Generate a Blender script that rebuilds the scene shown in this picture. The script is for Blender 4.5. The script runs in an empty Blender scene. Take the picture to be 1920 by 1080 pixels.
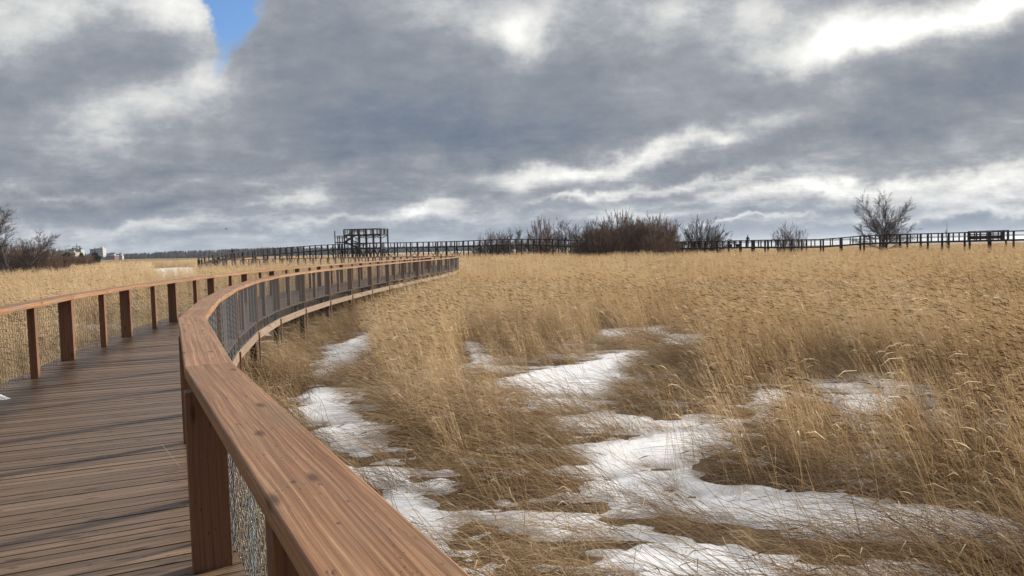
import bpy, math, random
import numpy as np
from mathutils import Vector, Matrix
rng = np.random.default_rng(7); random.seed(7)
SC = bpy.context.scene; COL = SC.collection
H = 1.70; F = 1386.0; GZ = -1.55          # eye height over the deck, focal length in photo pixels, marsh level

# ------------------------------------------------------------------ camera
def rx(a): c, s = math.cos(a), math.sin(a); return np.array([[1,0,0],[0,c,-s],[0,s,c]])
def rz(a): c, s = math.cos(a), math.sin(a); return np.array([[c,-s,0],[s,c,0],[0,0,1]])
RC = rx(math.radians(90-3.06)) @ rz(math.radians(-1.48))
def ray(x, y): return RC @ np.array([(x-960)/F, -(y-540)/F, -1.0])
def at(x, y, z=GZ):
    d = ray(x, y); t = (z-H)/d[2]; return np.array([d[0]*t, d[1]*t])
def atd(x, y, dep):
    d = ray(x, y); t = dep/d[1]; return np.array([d[0]*t, dep, H+d[2]*t])
cd = bpy.data.cameras.new('camera'); cam = bpy.data.objects.new('camera', cd); COL.objects.link(cam)
cd.sensor_width = 36; cd.lens = 36*F/1920; cd.clip_end = 20000; cd.clip_start = 0.05
cam.matrix_world = Matrix.Translation((0,0,H)) @ Matrix([[*r] for r in RC]).to_4x4()
SC.camera = cam
SC.view_settings.view_transform = 'Standard'; SC.view_settings.look = 'None'
SC.view_settings.exposure = .5; SC.view_settings.gamma = 1
SC.cycles.max_bounces = 6; SC.cycles.diffuse_bounces = 3; SC.cycles.transmission_bounces = 3
SC.cycles.transparent_max_bounces = 12

# ------------------------------------------------------------------ node helper
class N:
    def __init__(s, tree): s.t = tree; tree.nodes.clear()
    def n(s, typ, ins=None, **kw):
        nd = s.t.nodes.new(typ)
        for k, v in kw.items(): setattr(nd, k, v)
        for k, v in (ins or {}).items():
            sk = nd.inputs[k]
            if hasattr(v, 'is_output'): s.t.links.new(v, sk)
            else: sk.default_value = v
        return nd
    def m(s, op, a, b=0.0, c=0.0, clamp=False):
        nd = s.n('ShaderNodeMath', {0: a, 1: b, 2: c}, operation=op); nd.use_clamp = clamp; return nd.outputs[0]
    def vm(s, op, a, b=(0,0,0)): return s.n('ShaderNodeVectorMath', {0: a, 1: b}, operation=op)
    def noise(s, vec, scale, detail=4, rough=.55, dist=0):
        return s.n('ShaderNodeTexNoise', {'Vector': vec, 'Scale': scale, 'Detail': detail, 'Roughness': rough, 'Distortion': dist}).outputs[0]
    def ramp(s, fac, stops, interp='LINEAR'):
        nd = s.n('ShaderNodeValToRGB', {0: fac}); r = nd.color_ramp; r.interpolation = interp
        while len(r.elements) < len(stops): r.elements.new(.5)
        for e, (p, c) in zip(r.elements, stops): e.position = p; e.color = (*c, 1) if len(c) == 3 else c
        return nd.outputs[0]
    def mix(s, f, a, b, blend='MIX'):
        nd = s.n('ShaderNodeMix', data_type='RGBA', blend_type=blend)
        for k, v in ((0, f), (6, a), (7, b)):
            if hasattr(v, 'is_output'): s.t.links.new(v, nd.inputs[k])
            else: nd.inputs[k].default_value = v if k == 0 or len(v) == 4 else (*v, 1)
        return nd.outputs[2]
    def mr(s, v, a, b, c, d):
        return s.n('ShaderNodeMapRange', {0: v, 1: a, 2: b, 3: c, 4: d}).outputs[0]
def material(name):
    m = bpy.data.materials.new(name); m.use_nodes = True; return m, N(m.node_tree)
def finish(g, col, rough=.6, bump=None, bs=.3, bd=.01, spec=.3, metal=0.0):
    p = g.n('ShaderNodeBsdfPrincipled', {'Base Color': col, 'Roughness': rough, 'Metallic': metal, 'Specular IOR Level': spec})
    if bump is not None:
        b = g.n('ShaderNodeBump', {'Height': bump, 'Strength': bs, 'Distance': bd}); g.t.links.new(b.outputs[0], p.inputs['Normal'])
    o = g.n('ShaderNodeOutputMaterial', {0: p.outputs[0]}); return p

def wood(name, dark, mid, light, grey=(.2,.17,.15), greyamt=.3, rough=.6):
    m, g = material(name)
    uv = g.n('ShaderNodeUVMap').outputs[0]
    tint = g.n('ShaderNodeAttribute', attribute_name='tint').outputs['Fac']
    sep = g.n('ShaderNodeSeparateXYZ', {0: uv})
    # slow warp of the growth rings along the board
    w = g.noise(uv, 1.3, 2, .5); w2 = g.n('ShaderNodeMapping', {'Vector': uv, 'Scale': (.9, 3.5, 1)}).outputs[0]
    wn = g.noise(w2, 1.0, 3, .5)
    # knots: voronoi in slightly stretched space
    kv = g.n('ShaderNodeMapping', {'Vector': uv, 'Scale': (1.5, 5.2, 1)}).outputs[0]
    vor = g.n('ShaderNodeTexVoronoi', {'Vector': kv, 'Scale': 1.0, 'Randomness': 1.0}, voronoi_dimensions='2D')
    kd = vor.outputs['Distance']
    swirl = g.mr(kd, 0, .45, .55, 0)
    vv = g.m('ADD', sep.outputs[1], g.m('MULTIPLY', g.m('SUBTRACT', wn, .5), .022))
    vv = g.m('ADD', vv, g.m('MULTIPLY', swirl, .014))
    gv = g.n('ShaderNodeCombineXYZ', {0: g.m('MULTIPLY', sep.outputs[0], .35), 1: g.m('MULTIPLY', vv, 42.0), 2: tint}).outputs[0]
    ring = g.noise(gv, 2.2, 3, .6)
    fv = g.n('ShaderNodeMapping', {'Vector': uv, 'Scale': (5, 170, 1)}).outputs[0]
    fine = g.noise(fv, 1.0, 3, .65)
    sp = g.noise(g.n('ShaderNodeMapping', {'Vector': uv, 'Scale': (14, 34, 1)}).outputs[0], 1.0, 2, .5)
    speck = g.mr(sp, .66, .74, 0, 1)
    blot = g.noise(g.n('ShaderNodeMapping', {'Vector': uv, 'Scale': (1.2, 3.5, 1)}).outputs[0], 1.0, 4, .6)
    c = g.ramp(ring, [(.30, dark), (.47, mid), (.72, light)])
    c = g.mix(g.mr(fine, .35, .7, .0, .55), c, tuple(x*.55 for x in mid))
    c = g.mix(g.m('MULTIPLY', g.mr(blot, .42, .68, 0, 1), greyamt), c, grey)
    c = g.mix(g.m('MULTIPLY', speck, .75), c, tuple(x*.3 for x in dark))
    kn = g.mr(kd, .035, .11, 1, 0)
    ksel = g.m('GREATER_THAN', g.n('ShaderNodeSeparateColor', {0: vor.outputs['Color']}).outputs[0], .35)
    c = g.mix(g.m('MULTIPLY', g.m('MULTIPLY', kn, ksel), .75), c, tuple(x*.35 for x in dark))
    s3 = g.noise(g.n('ShaderNodeMapping', {'Vector': uv, 'Scale': (60, 110, 1)}).outputs[0], 1.0, 1, .5)
    s4 = g.noise(g.n('ShaderNodeMapping', {'Vector': uv, 'Scale': (3, 6, 1)}).outputs[0], 1.0, 2, .5)
    c = g.mix(g.m('MULTIPLY', g.m('MULTIPLY', g.mr(s3, .66, .72, 0, 1), g.mr(s4, .45, .62, 0, 1)), .85), c, tuple(x*.25 for x in dark))
    br = g.mr(tint, 0, 1, .62, 1.38)
    c = g.mix(1.0, c, g.n('ShaderNodeCombineColor', {0: br, 1: br, 2: br}).outputs[0], 'MULTIPLY')
    h = g.m('ADD', g.m('MULTIPLY', ring, .5), g.m('MULTIPLY', fine, .7))
    finish(g, c, g.mr(blot, .3, .7, rough-.1, rough+.15), h, .5, .003, .3)
    return m
M = {}
M['cap'] = wood('weathered_cap_wood', (.16,.076,.036), (.34,.165,.078), (.58,.35,.19), (.20,.15,.11), .5, .48)
M['post'] = wood('post_wood', (.10,.045,.024), (.19,.088,.047), (.27,.135,.075), (.15,.10,.07), .25, .6)
M['deck'] = wood('deck_wood', (.065,.036,.022), (.175,.108,.066), (.35,.24,.155), (.16,.13,.10), .45, .36)
M['fascia'] = wood('fascia_wood', (.14,.09,.06), (.25,.175,.12), (.34,.25,.175), (.2,.16,.13), .4, .6)
M['pile'] = wood('pile_wood', (.03,.022,.017), (.055,.038,.028), (.09,.06,.042), (.05,.045,.04), .3, .7)
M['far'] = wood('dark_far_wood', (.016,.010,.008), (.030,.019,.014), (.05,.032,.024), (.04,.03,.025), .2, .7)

def plain(name, col, rough=.7, metal=0, var=.25, scale=3.0, spec=.3):
    m, g = material(name)
    tc = g.n('ShaderNodeTexCoord').outputs['Object']
    n = g.noise(tc, scale, 4, .6)
    c = g.mix(n, tuple(x*(1-var) for x in col), tuple(min(1, x*(1+var)) for x in col))
    finish(g, c, rough, None, metal=metal, spec=spec); return m
M['wire'] = plain('galvanised_wire', (.22,.24,.25), .6, .35, .15, 8)
M['pale'] = plain('dark_wire', (.13,.125,.115), .6, .2, .15, 8)  # left railing's mesh: darker wire tone that stands out against the reeds
M['screw'] = plain('screw_steel', (.35,.35,.35), .4, .8)
M['skin'] = plain('skin', (.35,.2,.14)); M['coat'] = plain('dark_coat', (.02,.02,.025)); M['trousers'] = plain('dark_trousers', (.03,.03,.04)); M['hat'] = plain('dark_hat', (.025,.02,.02))

# reed material: stalks let light through
def reed_mat(name, stops, trans=.35):
    m, g = material(name)
    tint = g.n('ShaderNodeAttribute', attribute_name='tint').outputs['Fac']
    rnd = g.n('ShaderNodeObjectInfo').outputs['Random']
    pos = g.n('ShaderNodeNewGeometry').outputs['Position']
    big = g.noise(pos, .12, 3, .6)
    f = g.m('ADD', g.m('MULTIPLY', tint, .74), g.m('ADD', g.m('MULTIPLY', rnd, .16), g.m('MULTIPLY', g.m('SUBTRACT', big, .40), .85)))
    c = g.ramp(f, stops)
    d = g.n('ShaderNodeBsdfDiffuse', {0: c}); t = g.n('ShaderNodeBsdfTranslucent', {0: c})
    mx = g.n('ShaderNodeMixShader', {0: trans, 1: d.outputs[0], 2: t.outputs[0]})
    g.n('ShaderNodeOutputMaterial', {0: mx.outputs[0]}); return m
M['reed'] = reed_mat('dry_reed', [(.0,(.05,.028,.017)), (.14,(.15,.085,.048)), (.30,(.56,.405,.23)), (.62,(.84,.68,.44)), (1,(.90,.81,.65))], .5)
M['mat'] = reed_mat('lodged_reed', [(.0,(.045,.025,.014)), (.30,(.20,.12,.062)), (.55,(.54,.39,.23)), (1,(.80,.66,.46))], .15)
M['bark'] = plain('grey_bark', (.12,.098,.088), .9, 0, .35, 1.5)
M['twig_brown'] = plain('brown_twigs', (.18,.12,.085), .9, 0, .5, .9)
M['twig_red'] = plain('reddish_twigs', (.15,.085,.06), .9, 0, .3, 1.2)
M['needle'] = plain('pine_needles', (.018,.03,.016), .9, 0, .4, 2)

# ------------------------------------------------------------------ mesh helper
def link(name, me, mat, parent=None):
    o = bpy.data.objects.new(name, me); COL.objects.link(o)
    if mat is not None:
        for mm in (mat if isinstance(mat, (list, tuple)) else [mat]): me.materials.append(mm)
    if parent: o.parent = parent
    return o
def tag(o, label=None, cat=None, group=None, kind=None):
    if label: o['label'] = label
    if cat: o['category'] = cat
    if group: o['group'] = group
    if kind: o['kind'] = kind
    return o
def thing(name, loc, label, cat, group=None, rot=0):
    o = bpy.data.objects.new(name, None); COL.objects.link(o); o.location = loc; o.rotation_euler = (0,0,rot)
    o.empty_display_size = .1
    return tag(o, label, cat, group)
class MB:
    """collects pieces in world space; build() links them as one mesh under its parent"""
    def __init__(s): s.v = []; s.f = []; s.uv = []; s.t = []; s.mi = []
    def hexa(s, P, long_axis=0, tint=None, off=None):
        """P: 8 corners, order (x-,y-,z-),(x+,y-,z-),(x+,y+,z-),(x-,y+,z-) then the same on top"""
        P = np.asarray(P, float); b = len(s.v); s.v += [tuple(p) for p in P]
        if tint is None: tint = random.random()
        ou, ov = (random.uniform(0,40), random.uniform(0,40)) if off is None else off
        L = [np.linalg.norm(P[1]-P[0]), np.linalg.norm(P[3]-P[0]), np.linalg.norm(P[4]-P[0])]
        loc = np.array([[0,0,0],[L[0],0,0],[L[0],L[1],0],[0,L[1],0],[0,0,L[2]],[L[0],0,L[2]],[L[0],L[1],L[2]],[0,L[1],L[2]]])
        o2 = [a for a in range(3) if a != long_axis]
        for q in ((0,3,2,1),(4,5,6,7),(0,1,5,4),(1,2,6,5),(2,3,7,6),(3,0,4,7)):
            s.f.append(tuple(b+i for i in q)); s.t.append(tint); s.mi.append(0)
            for i in q: s.uv.append((loc[i][long_axis]+ou, loc[i][o2[0]]+loc[i][o2[1]]+ov))
    def box(s, c, d, up=(0,0,1), L=1, W=.1, T=.1, tint=None):
        """beam centred at c, length L along d, width W sideways, height T along up"""
        d = np.array(d, float); d /= np.linalg.norm(d); up = np.array(up, float)
        sd = np.cross(up, d); sd /= np.linalg.norm(sd); u2 = np.cross(d, sd); c = np.array(c, float)
        P = [c+d*L/2*a+sd*W/2*b+u2*T/2*e for e in (-1,1) for a, b in ((-1,-1),(1,-1),(1,1),(-1,1))]
        s.hexa(P, 0, tint)
    def beam(s, a, b, W, T, up=(0,0,1), tint=None):
        a = np.array(a, float); b = np.array(b, float)
        s.box((a+b)/2, b-a, up, np.linalg.norm(b-a), W, T, tint)
    def post(s, x, y, z0, z1, d, A, B, tint=None):
        """upright: A along d, B across"""
        d = np.array([d[0], d[1], 0.]); d /= np.linalg.norm(d); n = np.array([-d[1], d[0], 0.])
        P = [np.array([x, y, z])+d*A/2*a+n*B/2*b for z in (z0, z1) for a, b in ((-1,-1),(1,-1),(1,1),(-1,1))]
        s.hexa(P, 2, tint)
    def build(s, name, mat, parent=None, origin=None, bevel=0):
        o0 = np.array(origin if origin is not None else (parent.location if parent else (0,0,0)))
        V = np.array(s.v)-o0
        me = bpy.data.meshes.new(name); me.from_pydata(V.tolist(), [], s.f)
        if s.uv:
            uvl = me.uv_layers.new(name='UVMap'); uvl.data.foreach_set('uv', np.array(s.uv).ravel())
        at_ = me.attributes.new('tint', 'FLOAT', 'FACE'); at_.data.foreach_set('value', np.array(s.t, float))
        o = link(name, me, mat, parent)
        if parent is None: o.location = o0
        if bevel:
            b = o.modifiers.new('bevel', 'BEVEL'); b.width = bevel; b.segments = 2; b.limit_method = 'ANGLE'
        return o
def rawmesh(name, V, Fq, tint=None):
    """quads from numpy arrays"""
    me = bpy.data.meshes.new(name); V = np.asarray(V, np.float32); Fq = np.asarray(Fq, np.int32); k = Fq.shape[1]
    me.vertices.add(len(V)); me.vertices.foreach_set('co', V.ravel())
    me.loops.add(Fq.size); me.loops.foreach_set('vertex_index', Fq.ravel())
    me.polygons.add(len(Fq)); me.polygons.foreach_set('loop_start', np.arange(len(Fq), dtype=np.int32)*k)
    try: me.polygons.foreach_set('loop_total', np.full(len(Fq), k, dtype=np.int32))
    except Exception: pass
    if tint is not None:
        a = me.attributes.new('tint', 'FLOAT', 'POINT'); a.data.foreach_set('value', np.asarray(tint, np.float32))
    me.update(calc_edges=True); return me
def vnoise(x, y, seed=0):
    """smooth value noise 0..1"""
    x = np.asarray(x, float); y = np.asarray(y, float)
    xi = np.floor(x).astype(np.int64); yi = np.floor(y).astype(np.int64); fx = x-xi; fy = y-yi
    fx = fx*fx*(3-2*fx); fy = fy*fy*(3-2*fy)
    def h(a, b):
        n = (a*374761393+b*668265263+seed*974634777) & 0xffffffff
        n = ((n ^ (n >> 13))*1274126177) & 0xffffffff
        return ((n ^ (n >> 16)) & 0xffff)/65535.0
    return (h(xi,yi)*(1-fx)+h(xi+1,yi)*fx)*(1-fy)+(h(xi,yi+1)*(1-fx)+h(xi+1,yi+1)*fx)*fy
def fbm(x, y, seed=0, o=4):
    s = 0; a = .5
    for i in range(o): s = s+a*vnoise(np.asarray(x)*2**i, np.asarray(y)*2**i, seed+i); a *= .5
    return s/(1-.5**o)

# ------------------------------------------------------------------ the course of the boardwalk (right-hand rail, outer edge)
RO = [(1.95,-2.4),(.12,1.04),(-1.71,4.47),(-3.34,8.01),(-4.5,11.35),(-5.6,15.1),(-6.5,18.9),(-7.12,22.7),(-7.42,26.6),(-7.48,30.5),
      (-7.38,34.3),(-7.2,38.2),(-6.95,42.1),(-6.62,45.9),(-6.22,49.7),(-5.85,53.6),(-5.52,57.4),(-5.28,61.3),(-5.1,65.1),(-5.05,69)]
TURN = [(-5.15,72.8),(-6.3,80),(-9.5,87),(-14.5,94.5),(-21,102.5),(-29,110),(-38,116.5),(-46,121),(-48.6,122.7)]
def resample(pts, step):
    pts = np.array(pts, float); P = []
    for i in range(len(pts)-1):      # Catmull-Rom
        p0 = pts[max(i-1,0)]; p1 = pts[i]; p2 = pts[i+1]; p3 = pts[min(i+2,len(pts)-1)]
        for t in np.linspace(0,1,24,endpoint=False):
            P.append(.5*((2*p1)+(-p0+p2)*t+(2*p0-5*p1+4*p2-p3)*t*t+(-p0+3*p1-3*p2+p3)*t**3))
    P.append(pts[-1]); P = np.array(P); d = np.r_[0, np.cumsum(np.linalg.norm(np.diff(P[:,:2],axis=0),axis=1))]
    k = max(1, int(round(d[-1]/step))); s = np.linspace(0, d[-1], k+1)
    return np.stack([np.interp(s, d, P[:,j]) for j in range(P.shape[1])], 1)
NEAR = np.array(RO + [tuple(p) for p in resample([RO[-1]]+TURN, 3.85)[1:]])
NEAR = np.c_[NEAR, np.zeros(len(NEAR))]
# far walk: x, y, deck height (rail top - 1.05)
FARP = [(-48.6,122.7,0),(-50.6,126,.25),(-51.2,130,.75),(-50.6,134,1.2),(-48.2,141,1.6),(-42.7,148,2.1),(-36.2,154,2.5),(-31,156.3,2.55),(-25,156.8,2.55),
        (-18,155,2.5),(-10.9,150,2.45),(1.3,145,2.48),(12.5,139,1.85),(20,134,1.3),(28.9,128,1.03),(36,116,1.02),(40,110,.92),(45,106.2,.88),(49.7,103.5,1.2),(58,94.5,1.24),(62.6,91,1.25),(70,86,1.25),(80,81,1.25)]
FAR = resample(FARP, 2.6)
def offsets(P, w):
    """polyline moved to its left by w (in the plane)"""
    Q = P.copy(); n = len(P)
    for i in range(n):
        a = P[i]-P[i-1] if i > 0 else P[1]-P[0]; b = P[i+1]-P[i] if i < n-1 else a
        a = a[:2]/np.linalg.norm(a[:2]); b = b[:2]/np.linalg.norm(b[:2])
        na = np.array([-a[1],a[0]]); nb = np.array([-b[1],b[0]]); m = na+nb; m /= np.linalg.norm(m)
        Q[i,:2] = P[i,:2]+m*w/max(.5, m@na)
    return Q
CW = .27; CT = .07; RH = 1.05; WALK = 2.45

# ------------------------------------------------------------------ railings
def cap_board(th, a0, a1, b0, b1, z0, z1, mat, T, tint=None, bevel=0, name='cap_board'):
    mb = MB()
    mb.hexa([(*a0,z0-T),(*a1,z1-T),(*b1,z1-T),(*b0,z0-T),(*a0,z0),(*a1,z1),(*b1,z1),(*b0,z0)], 0, tint)
    return mb.build(name, mat, th, bevel=bevel)
def wire_panel(th, a, b, z0, z1, cell, rad, mat='wire'):
    """real zigzag wires: columns of kinked wire that touch their neighbours"""
    L = np.linalg.norm(b-a); d = (b-a)/L; n = np.array([-d[1], d[0]])
    cols = max(3, int(L/cell)); rows = max(4, int((z1-z0)/(cell*1.5))); w = L/cols
    ks = np.arange(rows*2+1); zz = z0+(z1-z0)*ks/(rows*2)
    V = []; Fq = []
    cs = [(rad, 0), (-rad*.5, rad*.87), (-rad*.5, -rad*.87)]
    base = 0
    for c in range(cols+1):
        amp = w*.5
        s = c*w + np.where(ks % 2 == 0, 0, amp if c % 2 == 0 else -amp) + rng.normal(0, w*.02, len(ks))
        s = np.clip(s, 0, L); off = .006*np.sin(ks*1.7+c)+ .012*math.sin(c*.35)
        px = a[0]+d[0]*s+n[0]*off; py = a[1]+d[1]*s+n[1]*off
        for (u, v) in cs: V.append(np.stack([px+d[0]*u+n[0]*v, py+d[1]*u+n[1]*v, zz], 1))
        m = len(ks)
        for q in range(3):
            i0 = base+q*m; i1 = base+((q+1) % 3)*m; k = np.arange(m-1)
            Fq.append(np.stack([i0+k, i0+k+1, i1+k+1, i1+k], 1))
        base += 3*m
    V = np.concatenate(V)-np.array(th.location); me = rawmesh('mesh_panel', V, np.concatenate(Fq))
    return link('mesh_panel', me, M[mat], th)
def screws(th, a, b, z, n, nrm):
    pass
def railing(th, P, side, wood_cap, wood_post, mesh=True, T=CT, cw=CW, post_s=.1, big=.2, bay=2, RH=RH):
    """P outer edge polyline of the cap; side +1: walk lies to the left of P, -1: to the right"""
    I = offsets(P, cw*side); C = offsets(P, cw*.5*side)
    pin = offsets(P, (cw-.035)*side)                       # inner face line of the posts
    mout = offsets(P, .05*side)
    for i in range(len(P)-1):
        z0 = P[i,2]+RH; z1 = P[i+1,2]+RH; dd = (P[i+1]-P[i])[:2]; dd /= np.linalg.norm(dd)
        g = dd*.0015
        dist = np.linalg.norm(P[i,:2])
        pa, pb = (P, I) if side > 0 else (I, P)
        cap_board(th, pa[i,:2]+g, pa[i+1,:2]-g, pb[i,:2]+g, pb[i+1,:2]-g, z0, z1, wood_cap, T, .35+.3*random.random(), bevel=.006 if dist < 30 else 0)
        # posts: a wide one at the joint, slim ones between
        nrm = np.array([-dd[1], dd[0]])*side
        for k in range(bay):
            f = k/bay; q = pin[i,:2]*(1-f)+pin[i+1,:2]*f; zd = P[i,2]*(1-f)+P[i+1,2]*f
            if i == 0 and k == 0: continue
            if side > 0 and i in (1,2): continue
            B = big if k == 0 else post_s; A = post_s
            dv = dd
            if k == 0 and i > 0:
                d2 = (P[i]-P[i-1])[:2]; dv = dd+d2/np.linalg.norm(d2); dv /= np.linalg.norm(dv)
            nn = np.array([-dv[1], dv[0]])*side; c = q-nn*B/2
            mb = MB(); mb.post(c[0], c[1], zd+.002, zd+RH-T-.001, dv, A, B, .3+.4*random.random())
            mb.build('post', wood_post, th, bevel=.004 if dist < 20 else 0)
        if mesh:
            cell = (.048 if side < 0 or dist < 7 else .036) if dist < 34 else (.06 if dist < 60 else .10); r = (.0027 if dist < 7 or side < 0 else .0021) if dist < 34 else (.003 if dist < 60 else .005)
            wire_panel(th, mout[i,:2]+dd*.02, mout[i+1,:2]-dd*.02, P[i,2]-.25, z0-T-.005, cell, r, 'pale' if side < 0 and dist < 36 else 'wire')
            mb = MB(); mo = offsets(P, .034*side)
            mb.post(mo[i+1,0], mo[i+1,1], P[i,2]-.25, z0-T-.004, dd, .035, .02, .5)
            mb.build('batten', wood_post, th)
    if side > 0:      # the posts beside the viewer stand closer together
        for (x, y, B, A) in ((.75,-.9,.2,.1),(-.66,1.94,.1,.1),(-1.75,3.89,.2,.1),(-2.15,5.1,.1,.1),(-3.02,6.64,.1,.1)):
            dd = unit_(NEAR[2,:2]-NEAR[1,:2]) if y < 4.2 else unit_(NEAR[3,:2]-NEAR[2,:2]); nn = np.array([-dd[1], dd[0]])
            mb = MB(); mb.post(x-nn[0]*B/2+dd[0]*.05, y-nn[1]*B/2+dd[1]*.05, .002, RH-T-.001, dd, A, B, .45); mb.build('post', wood_post, th, bevel=.004)
    return th
def unit_(v): return v/np.linalg.norm(v)
rightR = thing('railing', (NEAR[0,0],NEAR[0,1],0), 'brown timber railing with wide cap board, right side of the near boardwalk, reaching bottom centre', 'railing')
railing(rightR, NEAR, 1, M['cap'], M['post'])
LO = offsets(NEAR, CW*2+WALK-.07)
LIN = np.array([(-3.1,2.0,0),(-4.8,5.4,0),(-6.35,8.85,0),(-7.45,12.49,0),(-8.25,15.95,0),(-8.82,19.4,0),(-9.3,23.1,0),(-9.62,26.9,0),(-9.82,30.6,0),(-9.86,34.4,0)])
LIN = offsets(LIN, CW-.035)
LO = np.concatenate([LIN, LO[LO[:,1] > 36.5]])
leftR = thing('railing', (LO[0,0],LO[0,1],0), 'brown timber railing with wire mesh along the left side of the near boardwalk', 'railing')
railing(leftR, LO, -1, M['cap'], M['post'], RH=1.10)

# deck of planks
def cum(P): return np.r_[0, np.cumsum(np.linalg.norm(np.diff(P[:,:2],axis=0),axis=1))]
bw = thing('boardwalk', (NEAR[0,0],NEAR[0,1],0), 'long low brown boardwalk of crosswise planks on piles curving away from bottom left', 'boardwalk')
A = offsets(NEAR, .065); B = offsets(NEAR, CW*2+WALK-.07-.065)
mb = MB(); cA = cum(A)
nseg = 0
for i in range(len(NEAR)-1):
    La = np.linalg.norm(A[i+1,:2]-A[i,:2]); Lb = np.linalg.norm(B[i+1,:2]-B[i,:2]); k = int(round((La+Lb)/2/.100))
    for j in range(k):
        g = .0045*k/ max(La,.1)
        f0 = j/k+.0054/La; f1 = (j+1)/k-.0054/La
        a0 = A[i,:2]*(1-f0)+A[i+1,:2]*f0; a1 = A[i,:2]*(1-f1)+A[i+1,:2]*f1
        b0 = B[i,:2]*(1-f0)+B[i+1,:2]*f0; b1 = B[i,:2]*(1-f1)+B[i+1,:2]*f1
        dz = random.uniform(-.0025,.0025); dz2 = random.uniform(-.002,.002); zt = 0+dz
        # order so that axis 0 runs along the plank (from a to b)
        mb.hexa([(*a0,zt-.032),(*b0,zt-.032),(*b1,zt-.032),(*a1,zt-.032),(*a0,zt),(*b0,zt+dz2),(*b1,zt+dz2),(*a1,zt)], 0, min(1,max(0,random.gauss(.5,.25))))
mb.build('deck', M['deck'], bw)
FO = offsets(NEAR, .03); FL = offsets(NEAR, CW*2+WALK-.07-.03)
for Q, sgn in ((FO, 1), (FL, -1)):
    for i in range(len(Q)-1):
        q0 = Q[i,:2]; q1 = Q[i+1,:2]; d = (q1-q0)/np.linalg.norm(q1-q0); n = np.array([-d[1],d[0]])*sgn
        e = .004
        cap_board(bw, *( (q0+d*e, q1-d*e, q0+n*.045+d*e, q1+n*.045-d*e) if sgn > 0 else (q0+n*.045+d*e, q1+n*.045-d*e, q0+d*e, q1-d*e)), -.25, -.25, M['fascia'], .2, .5+.3*random.random(), name='fascia_board')
for i in range(1, len(NEAR)-1):
    d = (NEAR[i+1]-NEAR[i-1])[:2]; d /= np.linalg.norm(d)
    for Q, off in ((FO, .14), (FL, -.14)):
        n = np.array([-d[1],d[0]])
        c = Q[i,:2]+n*off
        mb = MB(); mb.post(c[0], c[1], GZ-.3, -.20, d, .15, .15, .4); mb.build('pile', M['pile'], bw)
        c2 = Q[i,:2]+n*(-.02 if off > 0 else .02)-d*.02
        mb = MB(); mb.post(c2[0], c2[1], GZ-.3, -.27, d, .07, .035, .5); mb.build('edge_post', M['post'], bw)
    a = FO[i,:2]; b = FL[i,:2]; u = (b-a)/np.linalg.norm(b-a)
    mb = MB(); mb.beam((*(a+u*.06),-.13), (*(b-u*.06),-.13), .08, .17, tint=.4); mb.build('cross_beam', M['pile'], bw)

# a lump of snow left at the edge of the deck
def lump(name, loc, r, h, mat, seed):
    n = 20; V = [(0,0,h)]; Fc = []
    rs = np.random.default_rng(seed)
    for k in range(1,4):
        for j in range(n):
            a = 2*math.pi*j/n; rr = r*k/3*(1+.25*math.sin(a*2+seed)+.12*rs.normal()); V.append((rr*math.cos(a), rr*math.sin(a)*.7, h*math.cos(k/3*math.pi/2)+(.004*rs.normal() if k < 3 else 0)))
    for j in range(n): Fc.append((0, 1+j, 1+(j+1) % n))
    for k in range(2):
        for j in range(n): Fc.append((1+k*n+j, 1+(k+1)*n+j, 1+(k+1)*n+(j+1) % n, 1+k*n+(j+1) % n))
    me = bpy.data.meshes.new(name); me.from_pydata(V, [], Fc); o = link(name, me, mat); o.location = loc
    return o

# ------------------------------------------------------------------ far elevated walk
fw = thing('elevated_boardwalk', (FAR[0,0],FAR[0,1],0), 'dark far boardwalk raised on braced stilts, running past the lookout tower to the right', 'boardwalk')
A = offsets(FAR, .03); B = offsets(FAR, 2.55)
mb = MB()
for i in range(len(FAR)-1):
    a0,a1,b0,b1 = A[i],A[i+1],B[i],B[i+1]
    mb.hexa([(a0[0],a0[1],a0[2]-.22),(a1[0],a1[1],a1[2]-.22),(b1[0],b1[1],b1[2]-.22),(b0[0],b0[1],b0[2]-.22),tuple(a0),tuple(a1),tuple(b1),tuple(b0)], 0, .5)
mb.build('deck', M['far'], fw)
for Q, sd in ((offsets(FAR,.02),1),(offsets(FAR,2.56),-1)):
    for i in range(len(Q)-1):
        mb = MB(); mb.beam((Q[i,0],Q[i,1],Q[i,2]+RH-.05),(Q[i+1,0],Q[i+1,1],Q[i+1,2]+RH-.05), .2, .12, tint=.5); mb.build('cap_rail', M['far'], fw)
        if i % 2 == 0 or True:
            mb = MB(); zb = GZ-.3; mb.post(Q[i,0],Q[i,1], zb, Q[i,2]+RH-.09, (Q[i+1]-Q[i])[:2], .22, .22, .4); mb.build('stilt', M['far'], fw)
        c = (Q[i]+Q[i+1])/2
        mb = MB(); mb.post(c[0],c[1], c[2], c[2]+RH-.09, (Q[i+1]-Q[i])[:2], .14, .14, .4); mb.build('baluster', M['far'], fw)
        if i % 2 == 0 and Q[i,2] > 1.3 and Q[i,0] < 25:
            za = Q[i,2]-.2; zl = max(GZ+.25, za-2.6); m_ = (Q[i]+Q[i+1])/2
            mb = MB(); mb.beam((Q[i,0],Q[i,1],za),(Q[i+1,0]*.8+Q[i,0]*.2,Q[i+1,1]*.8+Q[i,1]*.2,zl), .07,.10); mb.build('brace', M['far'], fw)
            mb = MB(); mb.beam((Q[i+1,0],Q[i+1,1]+.08,za),(Q[i,0]*.8+Q[i+1,0]*.2,Q[i,1]*.8+Q[i+1,1]*.2+.08,zl), .07,.10); mb.build('brace', M['far'], fw)

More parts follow.
